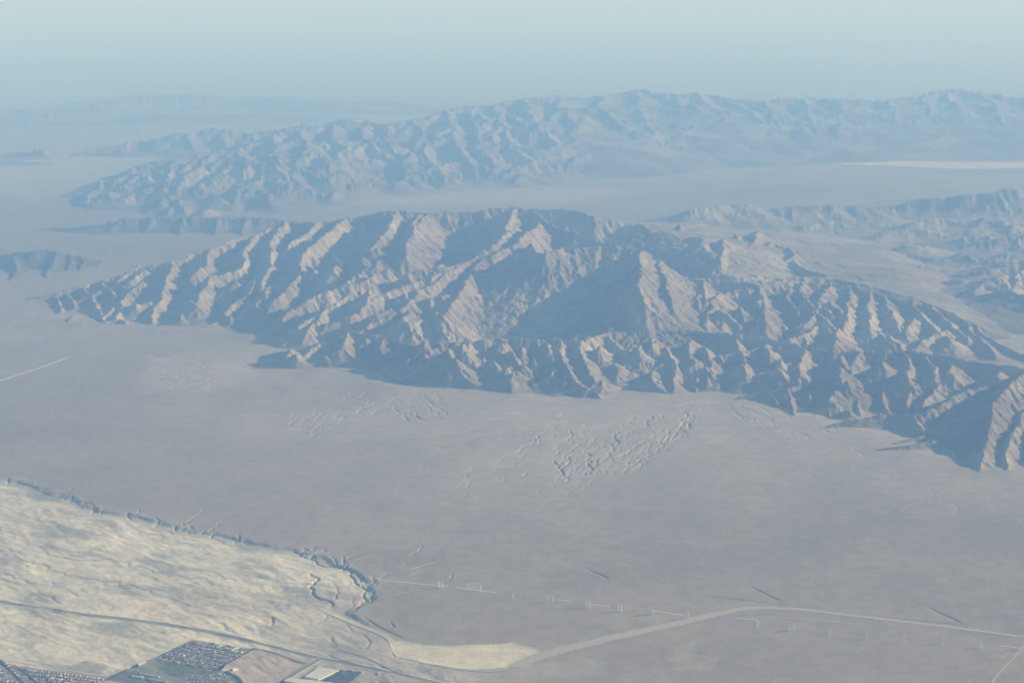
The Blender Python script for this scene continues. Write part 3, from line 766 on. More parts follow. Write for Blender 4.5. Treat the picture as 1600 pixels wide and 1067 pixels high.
def mixc(nt, fac, a, b, mode='MIX'):
    m = N(nt, 'ShaderNodeMix', data_type='RGBA', blend_type=mode)
    for v, s in ((fac, m.inputs[0]), (a, m.inputs[6]), (b, m.inputs[7])):
        if isinstance(v, (int, float)): s.default_value = v
        elif isinstance(v, tuple): s.default_value = (*v, 1)
        else: nt.links.new(v, s)
    return m.outputs[2]
def flat_mat(name, c, rough=.9):
    m, nt, b = new_mat(name)
    pos = N(nt, 'ShaderNodeNewGeometry').outputs['Position']
    n = noise_node(nt, pos, .05, 4)
    r = ramp(nt, n.outputs[0], [(.3, tuple(v * .85 for v in c)), (.7, tuple(min(1, v * 1.12) for v in c))])
    nt.links.new(r.outputs[0], b.inputs['Base Color']); b.inputs['Roughness'].default_value = rough
    return m

def ground_mat():
    m, nt, b = new_mat('desert_soil')
    pos = N(nt, 'ShaderNodeNewGeometry').outputs['Position']
    at = N(nt, 'ShaderNodeAttribute', attribute_name='soil')
    n1 = noise_node(nt, pos, 1 / 900, 8, .6)
    n2 = noise_node(nt, pos, 1 / 120, 6, .6)
    r1 = ramp(nt, n1.outputs[0], [(.3, (.88, .89, .91)), (.7, (1.10, 1.09, 1.06))])
    n3 = noise_node(nt, pos, 1 / 28, 5, .65)
    r2 = ramp(nt, n2.outputs[0], [(.3, (.86, .86, .87)), (.7, (1.12, 1.12, 1.11))])
    r3 = ramp(nt, n3.outputs[0], [(.32, (.86, .86, .86)), (.68, (1.12, 1.12, 1.12))])
    c = mixc(nt, 1.0, at.outputs['Color'], r1.outputs[0], 'MULTIPLY')
    c = mixc(nt, 1.0, c, r2.outputs[0], 'MULTIPLY')
    c = mixc(nt, 1.0, c, r3.outputs[0], 'MULTIPLY')
    nt.links.new(c, b.inputs['Base Color'])
    return m
def rock_mat(name, ca, cb, cc):
    m, nt, b = new_mat(name)
    pos = N(nt, 'ShaderNodeNewGeometry').outputs['Position']
    n1 = noise_node(nt, pos, 1 / 1500, 7, .6, .6)
    n2 = noise_node(nt, pos, 1 / 130, 8, .7, .4)
    r1 = ramp(nt, n1.outputs[0], [(.36, ca), (.5, cb), (.64, cc)])
    r2 = ramp(nt, n2.outputs[0], [(.3, (.72, .73, .75)), (.7, (1.25, 1.24, 1.2))])
    c = mixc(nt, 1.0, r1.outputs[0], r2.outputs[0], 'MULTIPLY')
    nt.links.new(c, b.inputs['Base Color'])
    bp = N(nt, 'ShaderNodeBump'); bp.inputs['Strength'].default_value = .6; bp.inputs['Distance'].default_value = 38
    nt.links.new(n2.outputs[0], bp.inputs['Height']); nt.links.new(bp.outputs[0], b.inputs['Normal'])
    return m

P = np.stack([X.ravel(), Y.ravel(), H.ravel()], 1)
ii, jj = np.meshgrid(np.arange(NR - 1), np.arange(NT - 1), indexing='ij')
q = np.stack([ii * NT + jj, ii * NT + jj + 1, (ii + 1) * NT + jj + 1, (ii + 1) * NT + jj], -1).reshape(-1, 4)
q = q[:, ::-1]
qr = REG.ravel()[q].max(1)
GM = ground_mat()
RM = {3: rock_mat('dark_rock', (.10, .09, .08), (.15, .13, .11), (.24, .20, .165)), 1: rock_mat('tan_rock', (.21, .175, .14), (.31, .26, .205), (.44, .37, .285)),
      2: rock_mat('far_rock', (.12, .105, .09), (.19, .165, .14), (.30, .255, .205))}
for rid, (nm, mt) in REGION_NAMES.items():
    sub = q[qr == rid]
    if not len(sub): continue
    o, used = big_mesh(nm, P, sub)
    o['kind'] = 'structure'
    o.data.materials.append(GM if rid == 0 else RM[mt])
    if rid == 0:
        ca = o.data.color_attributes.new('soil', 'FLOAT_COLOR', 'POINT')
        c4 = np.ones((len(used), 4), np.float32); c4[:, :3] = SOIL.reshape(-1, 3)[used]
        ca.data.foreach_set('color', c4.ravel())

# ---------------------------------------------------------------- standing on the ground
def ground_z(x, y):
    r = math.hypot(x, y); t = math.atan2(x, y)
    i = min(max(int(np.searchsorted(RR, r)) - 1, 0), NR - 2); j = min(max(int(np.searchsorted(TH, t)) - 1, 0), NT - 2)
    a = (r - RR[i]) / (RR[i + 1] - RR[i]); b = (t - TH[j]) / (TH[j + 1] - TH[j])
    return float((H[i, j] * (1 - a) + H[i + 1, j] * a) * (1 - b) + (H[i, j + 1] * (1 - a) + H[i + 1, j + 1] * a) * b)
def tag(o, label, cat, group=None):
    o['label'] = label; o['category'] = cat
    if group: o['group'] = group
    return o

ASPH = flat_mat('asphalt', (.30, .295, .30)); ASPH_D = flat_mat('dark_asphalt', (.10, .105, .13))
GRAVEL = flat_mat('graded_gravel', (.76, .68, .53)); DIRT = flat_mat('dirt_track', (.58, .53, .44)); DIRT_L = flat_mat('bright_dirt', (.88, .84, .76))
CONC = flat_mat('pale_concrete', (.62, .60, .54)); WHITE = flat_mat('white_roofing', (.84, .82, .74)); STEEL = flat_mat('galvanised_steel', (.78, .79, .78), .5)
STUCCO = flat_mat('cream_stucco', (.62, .56, .47)); STUCCO2 = flat_mat('pink_stucco', (.58, .43, .36))
TILE = flat_mat('clay_tile', (.36, .24, .19)); GREYTILE = flat_mat('grey_tile', (.28, .27, .27)); PALETILE = flat_mat('pale_tile', (.55, .51, .46)); TEAL = flat_mat('blue_green_roofing', (.32, .46, .48))
LEAF = flat_mat('dusty_leaves', (.055, .08, .05)); BARK = flat_mat('bark', (.14, .11, .08))

def strip(name, pts, width, mat, lift=1.2, step=60, wig=0, kind='structure', elevate=None):
    line = smoothline(pts, step, wig, 5)
    vs, fs = [], []
    n = len(line)
    for k in range(n):
        a = line[max(k - 1, 0)]; b = line[min(k + 1, n - 1)]
        dx, dy = b[0] - a[0], b[1] - a[1]; L = math.hypot(dx, dy) + 1e-6
        nx, ny = -dy / L, dx / L
        w = width(k / (n - 1)) if callable(width) else width
        for s in (-1, -.33, .33, 1):
            px, py = line[k][0] + nx * w / 2 * s, line[k][1] + ny * w / 2 * s
            z = ground_z(px, py) + lift if elevate is None else elevate(k / (n - 1))
            vs.append((px, py, z))
    for k in range(n - 1):
        for s in range(3):
            a = k * 4 + s
            fs.append((a, a + 1, a + 5, a + 4))
    o = mesh_obj(name, vs, fs, mat)
    if kind: o['kind'] = kind
    return o
HWY = [(-80, 922), (0, 937), (60, 946), (130, 957), (200, 965), (260, 973), (330, 985), (400, 1001), (440, 1011), (480, 1022), (540, 1036), (600, 1048), (680, 1066), (760, 1086)]
def offset(pts, du, dv): return [(u + du, v + dv) for u, v in pts]
strip('highway_shoulder', HWY, 62, GRAVEL, 1.0)
strip('highway_carriageway', offset(HWY, 0, -.9), 13, ASPH, 2.2)
strip('highway_carriageway', offset(HWY, 0, 1.2), 13, ASPH, 2.2)
strip('frontage_road', [(395, 1010), (420, 1013), (436, 1020), (455, 1028), (480, 1035)], 14, ASPH, 2)
strip('frontage_road', [(385, 1012), (405, 1011), (425, 1014), (440, 1022), (470, 1032)], 11, ASPH, 2)
strip('wash_crossing_road', [(524, 1015), (545, 1018), (562, 1023), (580, 1032), (600, 1042), (630, 1054), (670, 1066)], 12, ASPH, 2)
strip('ramp_road', [(515, 1022), (520, 1028), (545, 1034), (580, 1044)], 10, ASPH, 2)
strip('levee', [(500, 948), (530, 962), (560, 974), (590, 986), (615, 1000), (612, 1012), (625, 1026)], 42, GRAVEL, 2.5)
strip('pit_rim_road', [(625, 1026), (660, 1036), (720, 1046), (780, 1050), (808, 1040), (840, 1026)], 22, DIRT, 2.5)
strip('dirt_corridor', [(806, 1042), (835, 1026), (880, 1014), (940, 1000), (1000, 986), (1080, 969), (1140, 954), (1190, 949)], lambda t: 105 - 45 * t, DIRT, 1.5, wig=18)
strip('dirt_corridor', [(1185, 949), (1240, 951), (1290, 957), (1400, 970), (1500, 982), (1600, 995), (1700, 1008)], lambda t: 46 - 14 * t, DIRT, 1.6, wig=10)
strip('service_track', [(1200, 962), (1300, 972), (1400, 978)], 12, DIRT, 1.5, wig=20)
strip('service_track', [(1600, 1008), (1585, 1026), (1560, 1052), (1545, 1075)], 16, DIRT, 1.5, wig=12)
strip('service_track', [(575, 902), (600, 907), (640, 911), (672, 914), (700, 916)], 14, GRAVEL, 1.5, wig=10)
for seg in ([(710, 918), (735, 921), (752, 923), (776, 926)], [(871, 937), (880, 937), (893, 940)], [(922, 944), (938, 945), (953, 947)], [(1018, 954), (1040, 957), (1068, 961)], [(1560, 1009), (1590, 1011)],
            [(1150, 965), (1184, 968)]):
    strip('service_track', seg, 11, DIRT_L, 1.5, 40, 6)
strip('service_track', [(610, 930), (640, 924), (690, 917), (706, 914)], 9, DIRT, 1.5, wig=14)
strip('service_track', [(640, 890), (660, 884), (678, 880)], 8, DIRT_L, 1.5, wig=14)
strip('desert_road', [(-30, 606), (0, 595), (30, 586), (70, 573), (106, 560)], 26, DIRT_L, 2.5)
strip('fan_track', [(1055, 640), (1064, 636), (1082, 631), (1100, 629)], 16, GRAVEL, 3, wig=20)
strip('fan_track', [(640, 686), (670, 683), (710, 677), (750, 671)], 9, GRAVEL, 2.5, wig=30)
strip('fan_track', [(850, 655), (890, 648), (935, 640)], 9, GRAVEL, 2.5, wig=25)
strip('badlands_track', [(0, 962), (40, 952), (80, 958)], 8, GRAVEL, 1.5, wig=20)
strip('town_road', [(0, 1028), (40, 1033), (90, 1041), (140, 1050), (166, 1056), (205, 1036), (236, 1024), (300, 995), (318, 991)], 14, GRAVEL, 2)
strip('town_road', [(166, 1060), (205, 1040), (236, 1028), (300, 999)], 10, ASPH_D, 2.2)
strip('town_road', [(330, 1048), (345, 1040), (362, 1030), (385, 1018), (396, 1011)], 14, ASPH_D, 2.2)
strip('town_road', [(330, 1046), (300, 1058), (285, 1070)], 12, ASPH, 2.2)
strip('town_road', [(352, 1046), (368, 1052), (378, 1064), (384, 1080)], 26, TEAL if False else ASPH_D, 2.2)
strip('town_road', [(-5, 1027), (10, 1036), (24, 1050), (42, 1072)], 26, ASPH_D, 2.2)
strip('town_road', [(30, 1040), (48, 1052), (66, 1068)], 16, ASPH, 2.2)
strip('town_road', [(64, 1046), (84, 1058), (98, 1070)], 14, ASPH_D, 2.2)
for k in range(6):                                                       # streets between the tract's rows
    t = (k + .98) / 6.2
    a = (236 + (302 - 236) * t, 1029 + (999 - 1029) * t); b = (338 + (388 - 338) * t, 1045 + (1013 - 1045) * t)
    strip('tract_street', [a, ((a[0] + b[0]) / 2, (a[1] + b[1]) / 2 + .3), b], 9, ASPH, 2.0)

# ---- the road bridge over the highway
bridge_pts = [(424, 1074), (445, 1060), (470, 1045), (490, 1034), (510, 1022), (524, 1015)]
line = smoothline(bridge_pts, 60)
root = bpy.data.objects.new('road_bridge', None); COL.objects.link(root)
bx0, by0 = line[len(line) // 2]; root.location = (bx0, by0, ground_z(bx0, by0))
tag(root, 'long dark road bridge with pale parapets crossing over the highway beside the white warehouses', 'bridge')
def bridge_z(t):
    return root.location.z + 1.5 + 8.5 * math.sin(math.pi * min(max((t - .12) / .8, 0), 1)) ** .8
def ribbon(name, off, w, h, mat, dz=0.0):
    vs, fs = [], []; n = len(line)
    for k in range(n):
        a = line[max(k - 1, 0)]; b = line[min(k + 1, n - 1)]
        dx, dy = b[0] - a[0], b[1] - a[1]; L = math.hypot(dx, dy); nx, ny = -dy / L, dx / L
        z = bridge_z(k / (n - 1)) - root.location.z + dz
        cx, cy = line[k][0] - bx0, line[k][1] - by0
        for s, zz in ((-.5, 0), (.5, 0), (.5, h), (-.5, h)):
            vs.append((cx + nx * (off + w * s), cy + ny * (off + w * s), z + zz))
    for k in range(n - 1):
        for s in range(4):
            a = k * 4 + s; b = k * 4 + (s + 1) % 4
            fs.append((a, b, b + 4, a + 4))
    fs += [(3, 2, 1, 0), tuple((n - 1) * 4 + i for i in range(4))]
    return mesh_obj(name, vs, fs, mat, root)
ribbon('deck', 0, 44, 1.6, CONC, -1.6)
ribbon('roadway', 9.5, 15, .12, ASPH_D, .01); ribbon('roadway', -9.5, 15, .12, ASPH_D, .01)
for off in (-21, 0, 21): ribbon('parapet', off, 1.6, 1.4, WHITE, .02)
pv = [(-1, -1, 0), (1, -1, 0), (1, 1, 0), (-1, 1, 0), (-1, -1, 1), (1, -1, 1), (1, 1, 1), (-1, 1, 1)]
BOXF = [(3, 2, 1, 0), (4, 5, 6, 7), (0, 1, 5, 4), (1, 2, 6, 5), (2, 3, 7, 6), (3, 0, 4, 7)]
for k in range(4, len(line) - 3, 3):
    top = bridge_z(k / (len(line) - 1)) - 1.7
    if top - root.location.z < 2.5: continue
    x, y = line[k][0], line[k][1]
    gz = ground_z(x, y)
    o = mesh_obj('pier', [((x - bx0) + a * 1.5, (y - by0) + b * 1.5, gz - 1 - root.location.z + c * (top - gz + 1)) for a, b, c in pv], BOXF, CONC, root)

# ---- large buildings, placed by the corner points of their roofs
def building(name, corners, h, wall, roof, label, cat, bays=0, bay_side=0, clutter=0, seed=1):
    """four roof corners in the picture -> walls, roof sheet, parapet, rooftop units, dock doors"""
    zg = ground_z(*unproj(*corners[0]))
    w = [unproj(u, v, zg + h) for u, v in corners]
    cx = sum(p[0] for p in w) / 4; cy = sum(p[1] for p in w) / 4
    zg = ground_z(cx, cy) - .5
    root = bpy.data.objects.new(name, None); COL.objects.link(root); root.location = (cx, cy, zg)
    tag(root, label, cat)
    q = [(p[0] - cx, p[1] - cy) for p in w]
    area = sum(q[i][0] * q[(i + 1) % 4][1] - q[(i + 1) % 4][0] * q[i][1] for i in range(4))
    if area < 0: q = q[::-1]
    vs = [(a, b, 0) for a, b in q] + [(a, b, h) for a, b in q]
    mesh_obj('wall', vs, [(i, (i + 1) % 4, (i + 1) % 4 + 4, i + 4) for i in range(4)], wall, root)
    mesh_obj('roof', [(a * .985, b * .985, h - .3) for a, b in q] , [(0, 1, 2, 3)], roof, root)
    pvs = [(a * s, b * s, z) for z in (h, h + .9) for s in (1.0, .975) for a, b in q]
    pf = []
    for i in range(4):
        j = (i + 1) % 4
        pf += [(i, j, 8 + j, 8 + i), (4 + j, 4 + i, 12 + i, 12 + j), (8 + i, 8 + j, 12 + j, 12 + i)]
    mesh_obj('parapet', pvs, pf, wall, root)
    r = random.Random(seed)
    for k in range(clutter):
        s, t = r.uniform(.12, .88), r.uniform(.15, .85)
        ax = (q[0][0] * (1 - s) + q[1][0] * s) * (1 - t) + (q[3][0] * (1 - s) + q[2][0] * s) * t
        ay = (q[0][1] * (1 - s) + q[1][1] * s) * (1 - t) + (q[3][1] * (1 - s) + q[2][1] * s) * t
        mesh_obj('roof_unit', [(ax + a * 1.6, ay + b * 1.4, h - .3 + c * 1.8) for a, b, c in pv], BOXF, STEEL, root)
    if bays:
        a, b = q[bay_side], q[(bay_side + 1) % 4]
        L = math.hypot(b[0] - a[0], b[1] - a[1]); dx, dy = (b[0] - a[0]) / L, (b[1] - a[1]) / L; nx, ny = dy, -dx
        for k in range(bays):
            c = L * (k + .5) / bays; wd = L / bays * .3
            p = [(a[0] + dx * (c + s * wd) + nx * o, a[1] + dy * (c + s * wd) + ny * o) for s in (-1, 1) for o in (.02, .35)]
            vs = [(*p[0], .1), (*p[2], .1), (*p[3], .1), (*p[1], .1)]; vs += [(x_, y_, 4.5) for x_, y_, _ in vs]
            mesh_obj('dock_door', vs, BOXF, GREYTILE, root)
    return root
building('warehouse', [(500, 1041), (530, 1046), (498, 1061), (476, 1056.5)], 12, WHITE, WHITE, 'large white flat roofed warehouse with bright end wall right of the road bridge', 'warehouse', 9, 1, 12, 3)
building('warehouse', [(455, 1058.5), (520, 1066.5), (508, 1074), (444, 1063.5)], 11, WHITE, WHITE, 'long white warehouse at the bottom edge nearest to the road bridge', 'warehouse', 12, 2, 10, 4)
building('store_building', [(214, 1037), (226, 1031.2), (229, 1032.6), (217, 1038.8)], 8, STUCCO, WHITE, 'narrow white roofed building alone beside the road below the badlands', 'building', 0, 0, 5, 5)
building('school_building', [(207, 1053.5), (224, 1054.5), (222, 1058.5), (205, 1057)], 7, STUCCO, TEAL, 'low school block with a pale blue green roof left of the sports lawn', 'building', 0, 0, 5, 6)
building('school_building', [(219, 1049.5), (250, 1054.5), (248, 1056.5), (218, 1051.5)], 6, STUCCO, PALETILE, 'long narrow pale roofed school wing behind the blue green roofed blocks', 'building', 0, 0, 6, 7)
building('school_building', [(233, 1058.5), (262, 1062.5), (261, 1065), (232, 1061)], 7, STUCCO, TEAL, 'long school hall with a pale blue green roof nearest the bottom edge', 'building', 0, 0, 8, 8)
building('church_building', [(362, 1044), (368, 1041.5), (371, 1043), (364, 1046)], 9, WHITE, WHITE, 'small bright white building at the bend beside the bare tan building lot', 'building', 0, 0, 2, 9)
building('apartment_block', [(337, 1010.5), (346, 1005.5), (348, 1006.6), (339, 1011.8)], 7, STUCCO, PALETILE, 'pale narrow apartment block on the upper edge of the housing tract', 'building', 0, 0, 3, 10)
building('apartment_block', [(360, 1015), (373, 1008.5), (375, 1009.6), (362, 1016.2)], 7, STUCCO, WHITE, 'white roofed apartment block at the right corner of the housing tract', 'building', 0, 0, 3, 11)
for q_, nm in (([(547, 1044.5), (552, 1045.2), (551, 1046.6), (546.5, 1046)], 'left'), ([(564.5, 1046.5), (567, 1046.9), (566.5, 1050), (564, 1049.6)], 'middle'), ([(591, 1048.5), (593, 1048.8), (592.6, 1052), (590.5, 1051.6)], 'right')):
    building('storage_shed', q_, 6, WHITE, WHITE, {'left': 'small white shed on the upper edge of the dark truck yard', 'middle': 'small white shed at the right corner of the dark truck yard',
             'right': 'small white shed alone beside the track right of the truck yard'}[nm], 'shed', 0, 0, 1, 12)

# ---- houses
def house_mesh(name, w, d, h, rh, wall, roof, hip=.3):
    e = .6
    vs = [(-w, -d, 0), (w, -d, 0), (w, d, 0), (-w, d, 0), (-w, -d, h), (w, -d, h), (w, d, h), (-w, d, h),
          (-w - e, -d - e, h), (w + e, -d - e, h), (w + e, d + e, h), (-w - e, d + e, h), (-w * (1 - hip), 0, h + rh), (w * (1 - hip), 0, h + rh)]
    gx0, gx1 = w * .25, w * .95                                          # garage wing to the street
    vs += [(gx0, -d - 4.5, 0), (gx1, -d - 4.5, 0), (gx1, -d, 0), (gx0, -d, 0), (gx0, -d - 4.5, h - .3), (gx1, -d - 4.5, h - .3), (gx1, -d, h - .3), (gx0, -d, h - .3),
           ((gx0 + gx1) / 2, -d - 5, h + rh * .45), ((gx0 + gx1) / 2, -d + 2, h + rh * .45)]
    fs = [(0, 1, 5, 4), (1, 2, 6, 5), (2, 3, 7, 6), (3, 0, 4, 7), (14, 15, 19, 18), (15, 16, 20, 19), (17, 14, 18, 21),
          (8, 9, 13, 12), (10, 11, 12, 13), (9, 10, 13), (11, 8, 12), (11, 10, 9, 8), (18, 19, 22), (19, 20, 23, 22), (21, 18, 22, 23)]
    me = bpy.data.meshes.new(name); me.from_pydata(vs, [], fs); me.update()
    me.materials.append(wall); me.materials.append(roof)
    for i in range(7, 15): me.polygons[i].material_index = 1
    return me
HM = [(house_mesh('house_mesh', 7, 5.5, 3.4, 2.2, STUCCO, PALETILE), 'pale roof'), (house_mesh('house_mesh', 8, 6, 5.6, 2.2, STUCCO, TILE), 'clay tile roof'),
      (house_mesh('house_mesh', 7.5, 6, 3.4, 2.0, STUCCO2, GREYTILE), 'grey roof'), (house_mesh('house_mesh', 8, 6, 5.6, 1.8, WHITE, WHITE), 'white roof'),
      (house_mesh('house_mesh', 7, 6.5, 5.6, 2.0, STUCCO, GREYTILE), 'dark grey roof')]
rg = random.Random(11)
spots = []
def tract(c, nu, nv, where, edge, group, drop=.05, wts=(4, 2, 4, 1, 4)):
    """houses along streets; c = the tract's four corners in the picture"""
    w = [unproj(*p) for p in c]
    ang = math.atan2(w[1][1] - w[0][1], w[1][0] - w[0][0])
    for j in range(nv):
        for i in range(nu):
            if rg.random() < drop: continue
            s = (i + .5 + rg.uniform(-.15, .15)) / nu; t = (j + (.32 if j % 2 else .62)) / nv
            x = (w[0][0] * (1 - s) + w[1][0] * s) * (1 - t) + (w[3][0] * (1 - s) + w[2][0] * s) * t
            y = (w[0][1] * (1 - s) + w[1][1] * s) * (1 - t) + (w[3][1] * (1 - s) + w[2][1] * s) * t
            row = ('first', 'second', 'third', 'fourth', 'fifth', 'sixth', 'seventh', 'eighth', 'ninth', 'tenth', 'eleventh', 'twelfth')[j]
            side = ('left', 'middle', 'right')[min(2, int(i * 3 / nu))]
            spots.append((x, y, ang + (math.pi if j % 2 else 0) + rg.uniform(-.08, .08), rg.choices(range(5), wts)[0],
                          '%s row from the %s, %s of %s' % (row, edge, side, where) if nv > 1 else '%s of %s' % (side, where), group))
tract([(240, 1029), (336, 1044), (384, 1014), (304, 1000)], 26, 12, 'slanting tract', 'lawn', 'houses in the slanting tract')
tract([(2, 1040), (16, 1052), (-30, 1066), (-50, 1046)], 8, 7, 'lower left tract', 'badlands', 'houses at the lower left corner', wts=(5, 4, 2, 2, 1))
tract([(-10, 1052), (26, 1062), (30, 1075), (-10, 1075)], 6, 5, 'lower left tract', 'badlands', 'houses at the lower left corner', wts=(3, 7, 2, 2, 1))
tract([(12, 1032), (38, 1056), (33, 1060), (6, 1034)], 8, 1, 'the row between two dark streets', 'badlands', 'houses in the row between streets', 0, (8, 2, 1, 3, 0))
tract([(34, 1040), (62, 1045), (90, 1062), (56, 1062)], 7, 6, 'street tract', 'badlands', 'houses under the badlands edge')
tract([(60, 1043), (165, 1057), (130, 1074), (84, 1070)], 17, 10, 'long tract', 'badlands', 'houses under the badlands edge', .1, (5, 6, 2, 3, 2))
tract([(300, 1052), (350, 1049), (366, 1066), (285, 1072)], 10, 8, 'school tract', 'lawn', 'houses right of the school', .1)
spots = [s for s in spots if -14 < PW / 2 + s[0] * FPX / (s[1] * CP + HC * SP) < 1600]
spots.sort(key=lambda s: math.hypot(s[0], s[1]))
first = {}
near, rest = spots[:300], spots[300:]
for x, y, a, k, where, group in near:
    me, roof = HM[k]
    if k not in first:
        o = bpy.data.objects.new('house', me); first[k] = o
    else:
        o = first[k].copy()
    COL.objects.link(o)
    o.location = (x, y, ground_z(x, y) - .2); o.rotation_euler = (0, 0, a)
    s = rg.uniform(.9, 1.12); o.scale = (s, s, s)
    tag(o, 'house with %s, %s' % (roof, where), 'house', '%s, %s' % (group, roof))
bm_v, bm_f, bm_m = [], [], []
for x, y, a, k, *_ in rest:
    me = HM[k][0]; b0 = len(bm_v); ca_, sa_ = math.cos(a), math.sin(a); z = ground_z(x, y) - .2
    for v in me.vertices: bm_v.append((x + v.co.x * ca_ - v.co.y * sa_, y + v.co.x * sa_ + v.co.y * ca_, z + v.co.z))
    for p in me.polygons: bm_f.append([b0 + i for i in p.vertices]); bm_m.append(k * 2 + p.material_index)
if rest:
    o = mesh_obj('far_rows_of_houses', bm_v, bm_f)
    for me, _ in HM:
        for m in me.materials: o.data.materials.append(m)
    for i, m in enumerate(bm_m): o.data.polygons[i].material_index = m
    o['kind'] = 'stuff'

# ---- town trees: trunk and ragged crown
def tree_parts(seed):
    r = random.Random(seed)
    tv, tf = [], []
    for z, rad in ((0, .35), (2.2, .25), (4, .12)):
        for k in range(6): tv.append((math.cos(k * math.pi / 3) * rad, math.sin(k * math.pi / 3) * rad, z))
    for l in range(2):
        for k in range(6): tf.append((l * 6 + k, l * 6 + (k + 1) % 6, l * 6 + 6 + (k + 1) % 6, l * 6 + 6 + k))
    cv, cf = [], []
    for k in range(70):
        th = r.uniform(0, 2 * math.pi); ph = math.acos(r.uniform(-.7, 1)); rad = r.uniform(.5, 1) * 3.2
        c = Vector((math.sin(ph) * math.cos(th) * rad, math.sin(ph) * math.sin(th) * rad, 4.6 + math.cos(ph) * rad * .8))
        u = Vector((r.uniform(-1, 1), r.uniform(-1, 1), r.uniform(-1, 1))).normalized(); v = u.orthogonal().normalized()
        s = r.uniform(.7, 1.3); b0 = len(cv)
        cv += [tuple(c + u * s), tuple(c + v * s), tuple(c - u * s), tuple(c - v * s)]; cf.append((b0, b0 + 1, b0 + 2, b0 + 3))
    t = bpy.data.meshes.new('trunk_mesh'); t.from_pydata(tv, [], tf); t.materials.append(BARK)
    c = bpy.data.meshes.new('crown_mesh'); c.from_pydata(cv, [], cf); c.materials.append(LEAF)
    return t, c
TP = [tree_parts(s) for s in (1, 2, 3)]
tsp = []
for k in range(70):
    u, v = rg.uniform(4, 150), 0
    v = 1046 + u * .1 + rg.uniform(0, 16); tsp.append((u, v, 'dark green tree among the houses at the lower left', 'trees among the lower left houses'))
for k in range(40): 
    s, t = rg.random(), rg.random()
    tsp.append((240 + 96 * s + (304 - 240) * t * (1 - s * .2), 1029 + 15 * s - 29 * t, 'dark green street tree in the slanting housing tract', 'trees in the slanting tract'))
for k in range(36):
    t = k / 35; tsp.append((341 + 10 * t + rg.uniform(-1.5, 1.5), 1046 - 9 * t + rg.uniform(-2, 2), 'dark tree in the clump at the corner of the housing tract', 'trees clumped at the tract corner'))
for k in range(14):
    t = k / 13; tsp.append((246 + 60 * t, 1033 + 7 * t + rg.uniform(-1, 1), 'dark tree in the row along the sports lawn', 'trees along the sports lawn'))
for k in range(16): tsp.append((331 + rg.uniform(-3, 3) + (26 if k % 2 else 0), 1005 + rg.uniform(-2, 2) + (3 if k % 2 else 0), 'dark tree beside the apartments above the housing tract', 'trees beside the apartments'))
for u, v, lab, grp in tsp:
    x, y = unproj(u, v)
    r = bpy.data.objects.new('tree', None); COL.objects.link(r)
    r.location = (x, y, ground_z(x, y)); r.rotation_euler = (0, 0, rg.uniform(0, 6)); s = rg.uniform(.8, 1.5); r.scale = (s, s, s)
    tag(r, lab, 'tree', grp)
    t, c = TP[rg.randrange(3)]
    for nm, me in (('trunk', t), ('crown', c)):
        p = bpy.data.objects.new(nm, me); COL.objects.link(p); p.parent = r

# ---- lattice power pylons
def bar(vs, fs, a, b, t):
    a, b = Vector(a), Vector(b); d = (b - a).normalized(); u = d.orthogonal().normalized() * t; v = d.cross(u)
    i = len(vs)
    for p in (a, b):
        for s, q_ in ((1, 0), (0, 1), (-1, 0), (0, -1)): vs.append(tuple(p + u * s + v * q_))
    for k in range(4): fs.append((i + k, i + (k + 1) % 4, i + 4 + (k + 1) % 4, i + 4 + k))
def pylon_meshes():
    def wd(z): return 5.2 * (1 - z / 34) + .9 if z < 32 else .9
    legs = []
    for sx in (-1, 1):
        for sy in (-1, 1):
            vs, fs = [], []
            bar(vs, fs, (sx * wd(0), sy * wd(0), 0), (sx * wd(32), sy * wd(32), 32), .55); bar(vs, fs, (sx * .9, sy * .9, 32), (sx * .5, sy * .5, 50), .45)
            legs.append(('leg', vs, fs))
    vs, fs = [], []
    zs = [0, 7, 13, 18.5, 23.5, 28, 32, 36, 40, 44, 48]
    for z0, z1 in zip(zs[:-1], zs[1:]):
        for sx, sy, ex, ey in ((-1, -1, 1, -1), (1, -1, 1, 1), (1, 1, -1, 1), (-1, 1, -1, -1)):
            bar(vs, fs, (sx * wd(z0), sy * wd(z0), z0), (ex * wd(z1), ey * wd(z1), z1), .25)
            bar(vs, fs, (ex * wd(z0), ey * wd(z0), z0), (sx * wd(z1), sy * wd(z1), z1), .25)
    out = legs + [('bracing', vs, fs)]
    for z, w in ((34, 8.5), (40, 10), (46, 7.5)):
        vs, fs = [], []
        for s in (-1, 1):
            for y_ in (-.8, .8):
                bar(vs, fs, (0, y_, z), (s * w, 0, z + .4), .4); bar(vs, fs, (0, y_, z + 2.4), (s * w, 0, z + .4), .3)
            bar(vs, fs, (s * w, 0, z + .4), (s * w, 0, z - 2.6), .22)
        out.append(('crossarm', vs, fs))
    res = []
    for nm, v, f in out:
        me = bpy.data.meshes.new(nm); me.from_pydata(v, [], f); me.materials.append(STEEL); res.append((nm, me))
    return res
PM = pylon_meshes()
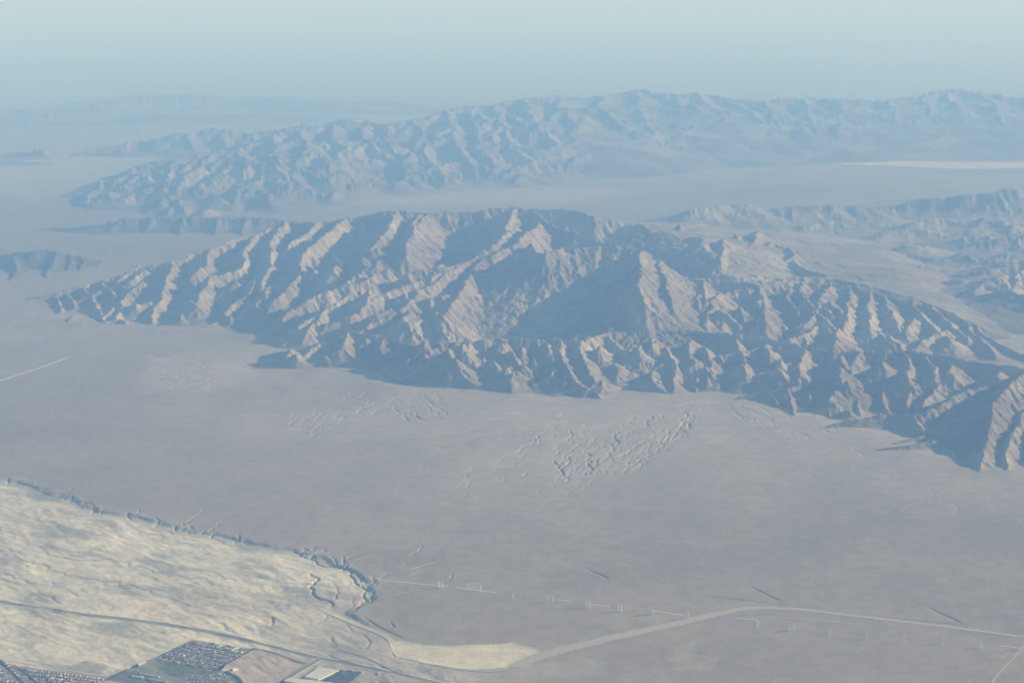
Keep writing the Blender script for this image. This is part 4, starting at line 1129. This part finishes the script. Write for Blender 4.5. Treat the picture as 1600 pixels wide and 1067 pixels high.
PYL = [(686, 918, 'left pylon of the pair at the junction of pale tracks'), (691, 919, 'right pylon of the pair at the junction of pale tracks'),
       (751, 924, 'single pylon on the bare pale clearing'), (802, 935, 'single pylon just right of the bare clearing'),
       (855, 941, 'left pylon of the third pair along the line'), (864, 940, 'right pylon of the third pair along the line'),
       (916, 949, 'left pylon of the pair at the start of the short bright track'), (921, 949, 'right pylon of the pair at the start of the short bright track'),
       (966, 955, 'left pylon of the close pair between two bright tracks'), (971, 955, 'right pylon of the close pair between two bright tracks'),
       (1016, 960, 'left pylon where the longest bright track starts'), (1020, 960, 'right pylon where the longest bright track starts'),
       (1075, 966, 'pylon at the right end of the longest bright track'), (1184, 979, 'pylon just below the bend of the wide dirt corridor'),
       (1233, 985, 'left pylon of the first pair below the dirt corridor'), (1240, 985, 'right pylon of the first pair below the dirt corridor'),
       (1296, 991, 'second pylon right of the corridor bend'), (1354, 998, 'third pylon right of the corridor bend'),
       (1412, 1001, 'fourth pylon right of the corridor bend'), (1472, 1006, 'fifth pylon right of the corridor bend'),
       (1532, 1012, 'sixth pylon right of the corridor bend'), (1592, 1016, 'pylon at the top of the diagonal track in the right corner')]
for k, (u, v, lab) in enumerate(PYL):
    x, y = unproj(u, v)
    r = bpy.data.objects.new('power_pylon', None); COL.objects.link(r)
    r.location = (x, y, ground_z(x, y)); r.rotation_euler = (0, 0, math.radians(62 + rg.uniform(-5, 5)))
    tag(r, 'pale steel lattice ' + lab, 'pylon', 'power pylons in a line across the plain')
    for nm, me in PM:
        p = bpy.data.objects.new(nm, me); COL.objects.link(p); p.parent = r

# ---------------------------------------------------------------- haze
def haze_box():
    s, zb, zt = 640000.0, float(H.min()) - 1.0, HC + 60
    v = [(-s, -s, zb), (s, -s, zb), (s, s, zb), (-s, s, zb), (-s, -s, zt), (s, -s, zt), (s, s, zt), (-s, s, zt)]
    f = [(3, 2, 1, 0), (4, 5, 6, 7), (0, 1, 5, 4), (1, 2, 6, 5), (2, 3, 7, 6), (3, 0, 4, 7)]
    m = bpy.data.materials.new('haze_air'); m.use_nodes = True
    nt = m.node_tree; nt.nodes.clear()
    o = nt.nodes.new('ShaderNodeOutputMaterial')
    p = nt.nodes.new('ShaderNodeVolumePrincipled')
    p.inputs['Color'].default_value = (*HAZE_COLOR, 1)
    p.inputs['Density'].default_value = HAZE_DENSITY
    p.inputs['Anisotropy'].default_value = 0.0
    p.inputs['Absorption Color'].default_value = (.84, .96, 1, 1)
    nt.links.new(p.outputs[0], o.inputs['Volume'])
    ob = mesh_obj('haze', v, f, m)
    ob['kind'] = 'stuff'
haze_box()
